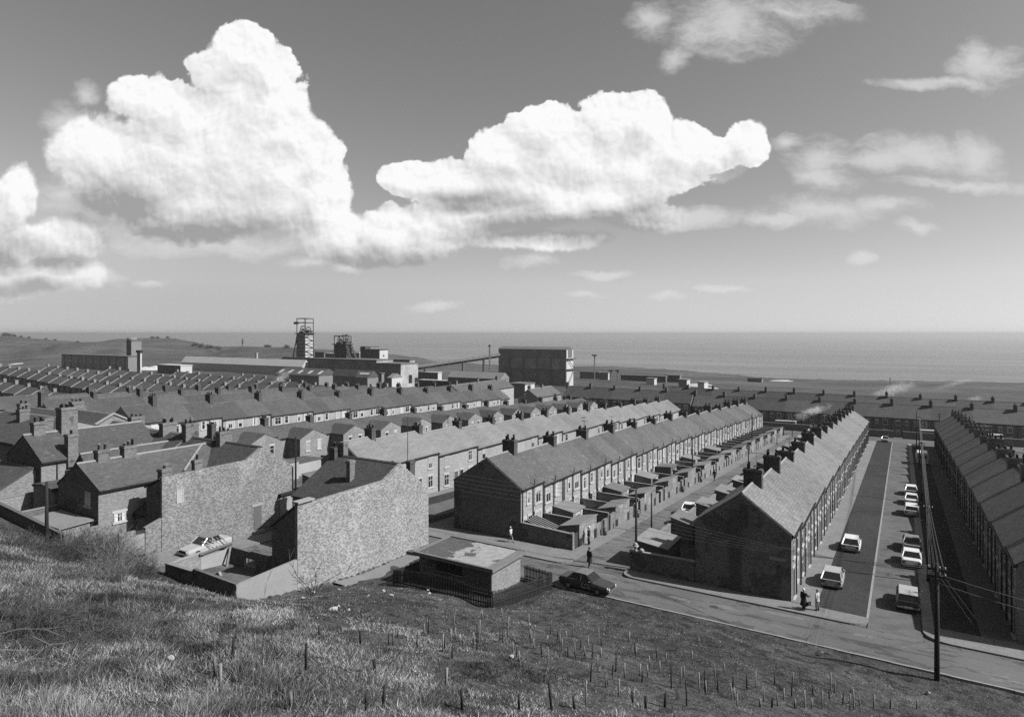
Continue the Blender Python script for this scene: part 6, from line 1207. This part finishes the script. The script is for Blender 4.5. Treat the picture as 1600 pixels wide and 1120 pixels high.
# ------------------------------------------------------------ stakes on the bank
proto = {}
def stake(px, py, hp, dist=None, thick=False, dark=False):
    t = march(px, py); x, y, z = P(px, py, t)
    hgt = min(1.5, max(.5, hp/1000*t)); r = .05 if thick else .032; key = (thick, dark)
    if key not in proto:
        o = thing('stake', 'x', 'stake'); mb = MB(); mb.tube([(0, 0, -.3), (.01, 0, .5), (0, 0, 1)], [1*r, r, r*.9], 6); mb.build('post', M['wood_dark' if dark else 'felt'], o); proto[key] = o; index_children(); c = o
    else: c = copy_tree(proto[key])
    c.location = (x, y, h1(x, y)); c.scale = (1, 1, hgt); rr_ = random.Random(int(px*31+py)); c.rotation_euler = (rr_.gauss(0, .045), rr_.gauss(0, .045), rr_.uniform(0, 6))
    c['label'] = {(0, 0): 'thin pale wooden stake standing in the grass of the bank', (0, 1): 'thin dark wooden stake standing in the grass of the bank', (1, 0): 'stout pale stake in the near rough grass', (1, 1): 'stout dark stake in the near rough grass'}[(int(thick), int(dark))]
    c['category'] = 'stake'; c['group'] = {(0, 0): 'thin pale stakes', (0, 1): 'thin dark stakes', (1, 0): 'stout pale stakes', (1, 1): 'stout dark stakes'}[(int(thick), int(dark))]
big_ = [(345, 1082, 46, 0), (362, 1032, 36, 1), (336, 1052, 28, 0), (478, 1048, 44, 1), (454, 1108, 24, 0), (572, 1107, 22, 1), (599, 1107, 37, 1), (697, 1075, 32, 0), (722, 1107, 30, 1), (862, 1108, 45, 1), (811, 1107, 12, 1), (988, 1100, 22, 1), (1039, 1103, 23, 1), (1009, 1107, 10, 1), (586, 1051, 20, 1), (1206, 1107, 16, 1), (1242, 1107, 8, 0), (1188, 1107, 8, 0), (898, 1107, 10, 1), (499, 995, 14, 1), (563, 1003, 18, 1)]
for a in big_: stake(a[0], a[1], a[2], thick=True, dark=bool(a[3]))
thin = [(607,1008,10),(614,1005,24),(622,995,20),(652,1012,20),(653,1002,18),(663,993,20),(669,990,24),(655,1000,10),(692,1016,26),(694,1013,22),(705,1005,22),(710,985,24),(706,1025,12),(712,1000,14),(741,1007,20),(745,1016,40),(748,1005,36),(753,965,10),(781,1005,20),(785,968,18),(793,993,30),(785,1007,22),(791,1010,20),(801,1022,20),(807,1030,20),(811,1034,14),(826,985,26),(828,995,16),(829,1000,18),(834,1015,18),(846,1023,20),(855,1040,30),(860,988,20),(871,1000,18),(875,1005,16),(878,1017,20),(887,1025,18),(895,998,24),(899,1025,20),(907,1015,16),(914,1025,14),(919,1012,12),(925,1030,24),(935,1006,26),(933,1045,22),(940,1010,14),(915,1098,36),(947,1075,22),(956,1062,24),(967,1088,28),(949,1070,14),(923,1062,28),(885,1000,12),(939,1028,12),(962,1048,32),(976,1056,20),(983,1003,16),(992,1020,16),(993,1025,14),(1000,1055,18),(1003,1064,14),(1012,1055,16),(1015,1040,12),(1026,1027,20),(1031,1052,20),(1041,1036,16),(1049,1072,34),(1063,1068,26),(1069,1060,20),(1073,1105,44),(1082,1036,20),(1093,1082,30),(1101,1077,30),(1103,1085,22),(1118,1067,30),(1122,1080,26),(1132,1052,18),(1143,1090,22),(1145,1072,14),(1148,1092,18),(1152,1107,20),(1167,1078,26),(1181,1075,26),(1193,1097,22),(1210,1070,18),(1215,1103,22),(1225,1095,20),(1237,1085,20),(1239,1073,22),(1257,1107,28),(1271,1088,18),(1268,1107,16),(1285,1107,28),(1296,1092,14),(1303,1086,22),(1328,1107,24),(1330,1100,24),(1334,1107,30),(1298,1080,30),(1317,1100,20),(1343,1103,18),(1365,1105,20),(1391,1107,16),(1432,1107,14)]
for k, (px, py, hp) in enumerate(thin): stake(px, py, hp, dark=(k % 3 == 0))
# ------------------------------------------------------------ litter and stones
S = [(437, 921, .2), (472, 938, .3), (520, 955, .35), (529, 951, .15), (545, 957, .18), (575, 935, .14), (612, 933, .22), (668, 925, .25), (671, 929, .2), (268, 1034, .18), (395, 1055, .1), (545, 951, .12), (560, 960, .14), (1188, 1090, .0), (1285, 1024, .16), (1450, 1087, .16), (1009, 973, .1), (943, 997, .12), (800, 1030, .16), (855, 1000, .1), (530, 924, .2), (540, 918, .16), (600, 925, .15), (468, 925, .25), (490, 928, .2)]
for i, (px, py, s) in enumerate(S):
    if s == 0: continue
    x, y, z = P(px, py, march(px, py))
    o = thing('litter', 'small pale scrap of litter lying in the grass of the bank', 'litter', (x, y, h1(x, y)+.12), 0, 'pale scraps of litter'); rr = random.Random(i); mb = MB(); pts = [Vector((math.cos(a)*s*rr.uniform(.5, 1), math.sin(a)*s*rr.uniform(.4, 1), rr.uniform(-.05, .12))) for a in (0, 1.1, 2.2, 3.2, 4.3, 5.3)]; c = Vector((0, 0, .13))
    for k in range(6): mb.face([pts[k], pts[(k+1) % 6], c])
    mb.face(pts[::-1]); mb.build('scrap', M['cement_pale'], o)
# ------------------------------------------------------------ smoke from the far chimneys
def smoke(px, py, dist, rx, ry, rz, dens, name='chimney_smoke'):
    x, y, z = P(px, py, dist); bm = bmesh.new(); bmesh.ops.create_icosphere(bm, subdivisions=3, radius=1.0); 
    for v in bm.verts: v.co.x *= rx; v.co.y *= ry; v.co.z *= rz
    me = bpy.data.meshes.new(name); bm.to_mesh(me); bm.free()
    m = bpy.data.materials.new(name); m.use_nodes = True; nt = m.node_tree; nt.nodes.clear(); T = NT(nt); out = T.n('ShaderNodeOutputMaterial'); pv = T.n('ShaderNodeVolumePrincipled'); nt.links.new(pv.outputs[0], out.inputs['Volume'])
    tc = T.n('ShaderNodeTexCoord'); g_ = T.n('ShaderNodeTexGradient', gradient_type='SPHERICAL'); mp = T.n('ShaderNodeMapping', vector_type='POINT'); mp.inputs['Scale'].default_value = (1/rx, 1/ry, 1/rz); nt.links.new(tc.outputs['Object'], mp.inputs[0]); nt.links.new(mp.outputs[0], g_.inputs[0])
    ns = T.noise(tc.outputs['Object'], .45, 4, .6, .8); d = T.m('MULTIPLY', T.ramp(T.m('ADD', g_.outputs['Fac'], T.m('MULTIPLY_ADD', ns, 1.6, -.95)), .1, .7), dens); nt.links.new(d, pv.inputs['Density'])
    for s in ('Color',): pv.inputs[s].default_value = (.85, .85, .85, 1)
    pv.inputs['Anisotropy'].default_value = .2; me.materials.append(m); o = link(name, me, None, (x, y, z)); o.rotation_euler = (0, -.35, -.2); tag(o, kind='stuff')
smoke(1275, 640, 150, 4.5, 2., 1.5, .3); smoke(1255, 648, 152, 3, 1.6, 1.8, .18); smoke(1395, 603, 250, 6, 2.5, 1.8, .08); smoke(1525, 622, 200, 4, 2., 1.4, .12); smoke(1490, 600, 330, 14, 6, 2, .03); smoke(1395, 565+45, 260, 14, 5, 3, .08); smoke(440, 590, 240, 8, 4, 2.2, .12)
# ------------------------------------------------------------ sea haze
bm = bmesh.new(); bmesh.ops.create_cube(bm, size=1.0); R_ = 36000.
for v in bm.verts: v.co.x *= 2*R_; v.co.y *= 2*R_; v.co.z = 34.5 if v.co.z > 0 else -86.
me = bpy.data.meshes.new('haze'); bm.to_mesh(me); bm.free()
m = bpy.data.materials.new('haze'); m.use_nodes = True; nt = m.node_tree; nt.nodes.clear(); T = NT(nt); out = T.n('ShaderNodeOutputMaterial'); pv = T.n('ShaderNodeVolumePrincipled')
pv.inputs['Density'].default_value = .00015; pv.inputs['Color'].default_value = (.45, .45, .45, 1); pv.inputs['Anisotropy'].default_value = .35; nt.links.new(pv.outputs[0], out.inputs['Volume']); me.materials.append(m)
tag(link('haze', me), kind='stuff')
# ------------------------------------------------------------ sky with its cumulus (all by direction, none by screen)
w = bpy.data.worlds.new('World'); SC.world = w; w.use_nodes = True; nt = w.node_tree; nt.nodes.clear(); T = NT(nt)
out = T.n('ShaderNodeOutputWorld'); bg = T.n('ShaderNodeBackground'); nt.links.new(bg.outputs[0], out.inputs[0])
tc = T.n('ShaderNodeTexCoord'); sp = T.n('ShaderNodeSeparateXYZ'); nt.links.new(tc.outputs['Generated'], sp.inputs[0]); dx_, dy_, dz_ = sp.outputs
cmb = T.n('ShaderNodeCombineXYZ'); nt.links.new(dx_, cmb.inputs[0]); nt.links.new(dy_, cmb.inputs[1]); nt.links.new(T.m('MAXIMUM', dz_, .075), cmb.inputs[2])
sky = T.n('ShaderNodeTexSky'); sky.sky_type = 'NISHITA'; sky.sun_disc = False; sky.sun_elevation = EL; sky.sun_rotation = math.pi/2-AZ; sky.air_density = 1.; sky.dust_density = 1.5; sky.altitude = 50
nt.links.new(cmb.outputs[0], sky.inputs[0]); sep = T.n('ShaderNodeSeparateColor'); nt.links.new(sky.outputs[0], sep.inputs[0])
base0 = T.m('MULTIPLY', sep.outputs[0], .065*1.15)
cx_ = T.m('ADD', T.m('MULTIPLY', dx_, CS), T.m('MULTIPLY', dy_, SN)); cy_ = T.m('ADD', T.m('MULTIPLY', dx_, -SN), T.m('MULTIPLY', dy_, CS)); cyc = T.m('MAXIMUM', cy_, .08)
pv = T.n('ShaderNodeCombineXYZ'); nt.links.new(T.m('DIVIDE', cx_, cyc), pv.inputs[0]); nt.links.new(T.m('DIVIDE', dz_, cyc), pv.inputs[1])
sxx = T.m('DIVIDE', cx_, cyc); tyy = T.m('DIVIDE', dz_, cyc)
side = T.m('MULTIPLY_ADD', T.m('MULTIPLY', T.ramp(sxx, .3, -.55), T.ramp(tyy, .2, .03)), -.3, 1.)
base = T.m('MULTIPLY', T.m('MULTIPLY', base0, side), T.ramp(tyy, .12, .0, 1., 1.12))
def blob_group(name, blobs):
    g = bpy.data.node_groups.new(name, 'ShaderNodeTree'); g.interface.new_socket('Vector', in_out='INPUT', socket_type='NodeSocketVector'); g.interface.new_socket('Value', in_out='OUTPUT', socket_type='NodeSocketFloat')
    t = NT(g); gi = t.n('NodeGroupInput'); go = t.n('NodeGroupOutput'); acc = None
    for (px, py, rx, ry) in blobs:
        mp = t.n('ShaderNodeMapping', vector_type='TEXTURE'); mp.inputs['Location'].default_value = ((px-800)/1000, (521-py)/1000, 0); mp.inputs['Scale'].default_value = (rx/1000, ry/1000, 1); g.links.new(gi.outputs[0], mp.inputs[0])
        gr = t.n('ShaderNodeTexGradient', gradient_type='SPHERICAL'); g.links.new(mp.outputs[0], gr.inputs[0])
        if acc is None: acc = gr.outputs['Fac']
        else:
            sm = t.n('ShaderNodeMath', operation='SMOOTH_MAX'); g.links.new(acc, sm.inputs[0]); g.links.new(gr.outputs['Fac'], sm.inputs[1]); sm.inputs[2].default_value = .07; acc = sm.outputs[0]
    g.links.new(acc, go.inputs[0]); return g
BIG = [(465,215,62,66),(430,325,120,60),(290,345,170,48),(340,110,60,60),(300,190,90,80),(420,160,90,80),(505,330,70,60),(372,85,78,62),(425,120,62,62),(400,185,115,110),(445,200,50,45),(350,230,190,140),(250,165,80,62),(212,150,58,50),(150,240,105,80),(300,250,200,110),(440,270,125,100),(490,300,80,80),(330,330,190,55),(240,290,150,85),(500,250,48,48),
       (520,365,95,62),(610,365,85,58),(680,365,80,50),(590,400,150,26),(25,300,55,70),(30,390,70,60),(100,375,90,52),(70,425,140,42),(20,440,110,40),
       (850,205,78,62),(790,240,95,62),(720,285,120,50),(640,275,60,36),(955,195,80,65),(1012,195,52,62),(900,240,130,75),(1060,235,75,62),(1010,265,130,60),(1120,240,60,36),(1165,222,48,46),(860,310,170,55),(960,310,110,60),(1010,345,95,36),(780,330,160,48),(850,375,160,24),(720,350,110,48)]
WISP = [(1290,250,75,48),(1300,285,70,36),(1240,225,40,22),(1440,240,120,42),(1530,240,70,52),(1380,255,90,26),(1500,287,150,16),(1300,338,150,34),(1380,330,95,22),(1220,350,90,16),(1140,40,150,62),(1220,20,150,32),(1010,35,60,40),(1060,90,40,32),(1540,100,80,50),(1480,128,150,16),(1530,85,50,42),(150,440,90,22),(235,447,45,12),(545,424,30,10),(680,475,60,11),(935,426,70,10),(1342,403,30,14),(1430,355,45,14),(110,190,60,40),(140,150,30,24),(1090,345,110,22),(840,410,60,20),(915,460,50,9),(1040,462,35,9),(1130,452,60,8),(480,410,60,14),(1110,250,90,50),(330,380,200,34),(250,350,120,40),(100,300,60,40),(300,290,80,30)]
DARK = [(300,372,270,76),(170,320,150,66),(20,385,80,44),(90,412,90,24),(30,446,110,24),(870,358,260,44),(980,345,150,40),(760,318,140,30),(600,412,180,28)]
gb, gw, gd = blob_group('cumulus', BIG), blob_group('wisps', WISP), blob_group('undersides', DARK)
def grp(g, vec): nd = T.n('ShaderNodeGroup'); nd.node_tree = g; nt.links.new(vec, nd.inputs[0]); return nd.outputs[0]
def vadd(vec, off): v = T.n('ShaderNodeVectorMath', operation='ADD'); nt.links.new(vec, v.inputs[0]); v.inputs[1].default_value = off; return v.outputs[0]
def warp(vec, sc, amp, det=4):
    n_ = T.n('ShaderNodeTexNoise', noise_dimensions='2D'); n_.inputs['Scale'].default_value = sc; n_.inputs['Detail'].default_value = det; n_.inputs['Roughness'].default_value = .6; nt.links.new(vec, n_.inputs['Vector'])
    a = T.n('ShaderNodeVectorMath', operation='MULTIPLY_ADD'); nt.links.new(n_.outputs['Color'], a.inputs[0]); a.inputs[1].default_value = (amp, amp, 0); s_ = T.n('ShaderNodeVectorMath', operation='ADD'); nt.links.new(vec, s_.inputs[0]); s_.inputs[1].default_value = (-amp/2, -amp/2, 0); nt.links.new(s_.outputs[0], a.inputs[2]); return a.outputs[0]
def billow(vec, sc, det=4, rough=.55):
    v = T.n('ShaderNodeTexVoronoi', feature='F1', voronoi_dimensions='2D'); v.inputs['Scale'].default_value = sc; v.inputs['Detail'].default_value = det; v.inputs['Roughness'].default_value = rough; v.normalize = False; nt.links.new(vec, v.inputs['Vector']); return v.outputs['Distance']
def n2(vec, scale, detail, rough=.6):
    nd = T.n('ShaderNodeTexNoise', noise_dimensions='2D'); nd.inputs['Scale'].default_value = scale; nd.inputs['Detail'].default_value = detail; nd.inputs['Roughness'].default_value = rough; nt.links.new(vec, nd.inputs['Vector']); return nd.outputs[0]
wv = warp(pv.outputs[0], 8., .03, 4)
def tex(vec): return T.m('ADD', T.m('MULTIPLY', T.m('SUBTRACT', .40, billow(vec, 12., 3, .6)), .28), T.m('MULTIPLY', T.m('SUBTRACT', n2(vec, 24., 6, .64), .5), .45))
f0 = grp(gb, wv); f1 = grp(gb, vadd(wv, (.022, .030, 0))); t0 = tex(wv); t1 = tex(vadd(wv, (.0045, .0060, 0)))
d0 = T.m('ADD', T.m('MINIMUM', T.m('MULTIPLY', f0, 1.25), .8), t0)
spx = T.n('ShaderNodeSeparateXYZ'); nt.links.new(pv.outputs[0], spx.inputs[0])
soft = T.m('MAXIMUM', T.m('MAXIMUM', T.ramp(spx.outputs[0], -.52, -.7, 0, .22), T.ramp(spx.outputs[1], .23, .14, 0, .25)), T.m('MULTIPLY', T.ramp(n2(pv.outputs[0], 4.5, 2), .5, .7), .2))
al = T.m('DIVIDE', T.m('SUBTRACT', d0, .075), T.m('ADD', soft, .08), clamp=True); a_c = T.m('MULTIPLY', T.m('MULTIPLY', al, al), T.m('SUBTRACT', 3., T.m('MULTIPLY', al, 2.)))
a_c = T.m('MULTIPLY', a_c, T.ramp(f0, .07, .15))
relief = T.m('MINIMUM', T.m('MAXIMUM', T.m('MULTIPLY', T.m('SUBTRACT', f0, f1), .2), -.05), .06)
relief = T.m('ADD', relief, T.m('MINIMUM', T.m('MAXIMUM', T.m('MULTIPLY', T.m('SUBTRACT', t0, t1), .42), -.065), .04))
wv2 = warp(pv.outputs[0], 5., .06, 5); st = T.n('ShaderNodeMapping'); nt.links.new(wv2, st.inputs[0]); st.inputs['Scale'].default_value = (.6, 1.4, 1)
dw = T.m('ADD', grp(gw, wv2), T.m('MULTIPLY', T.m('SUBTRACT', n2(st.outputs[0], 14., 7, .68), .5), 1.5)); gw_ = grp(gw, wv2); a_w = T.m('MULTIPLY', T.m('MULTIPLY', T.ramp(dw, .05, .95), .75), T.ramp(gw_, .07, .2))
under = T.m('MULTIPLY', T.ramp(T.m('ADD', grp(gd, warp(pv.outputs[0], 5., .05, 4)), T.m('MULTIPLY', T.m('SUBTRACT', n2(pv.outputs[0], 7., 2), .5), .14)), .0, .8), 1.)
bright = T.m('ADD', T.m('MULTIPLY', .40, T.m('MULTIPLY_ADD', under, -.52, 1.)), relief); bright = T.m('MINIMUM', T.m('MAXIMUM', bright, .17), .455)
# low haze toward the horizon, and the darker left part of the horizon
el = T.m('MAXIMUM', T.m('DIVIDE', dz_, cyc), 0.)
front_ = T.ramp(cy_, .08, .3)
def mixv(a, b, f): return T.m('ADD', T.m('MULTIPLY', a, T.m('SUBTRACT', 1., f)), T.m('MULTIPLY', b, f))
s1 = mixv(base, .34, T.m('MULTIPLY', a_w, front_)); low = T.ramp(T.m('DIVIDE', dz_, cyc), .0, .16, .35, 1.)
s2 = mixv(s1, bright, T.m('MULTIPLY', T.m('MULTIPLY', a_c, low), front_))
nt.links.new(T.grey(s2), bg.inputs[0]); bg.inputs[1].default_value = 1.
w.cycles.sampling_method = 'NONE'
SC.view_settings.view_transform = 'Standard'; SC.view_settings.look = 'None'; SC.view_settings.gamma = 1; SC.view_settings.exposure = 1.1
SC.cycles.use_denoising = False; SC.cycles.max_bounces = 5; SC.cycles.diffuse_bounces = 3; SC.cycles.volume_bounces = 1; SC.cycles.use_adaptive_sampling = True; SC.cycles.adaptive_threshold = .01; SC.cycles.adaptive_min_samples = 16

for o in bpy.data.objects:
    if o.get('category') and not o.get('kind'): o['kind'] = 'thing'
    if '_c' in o: del o['_c']
    if '_s' in o: del o['_s']
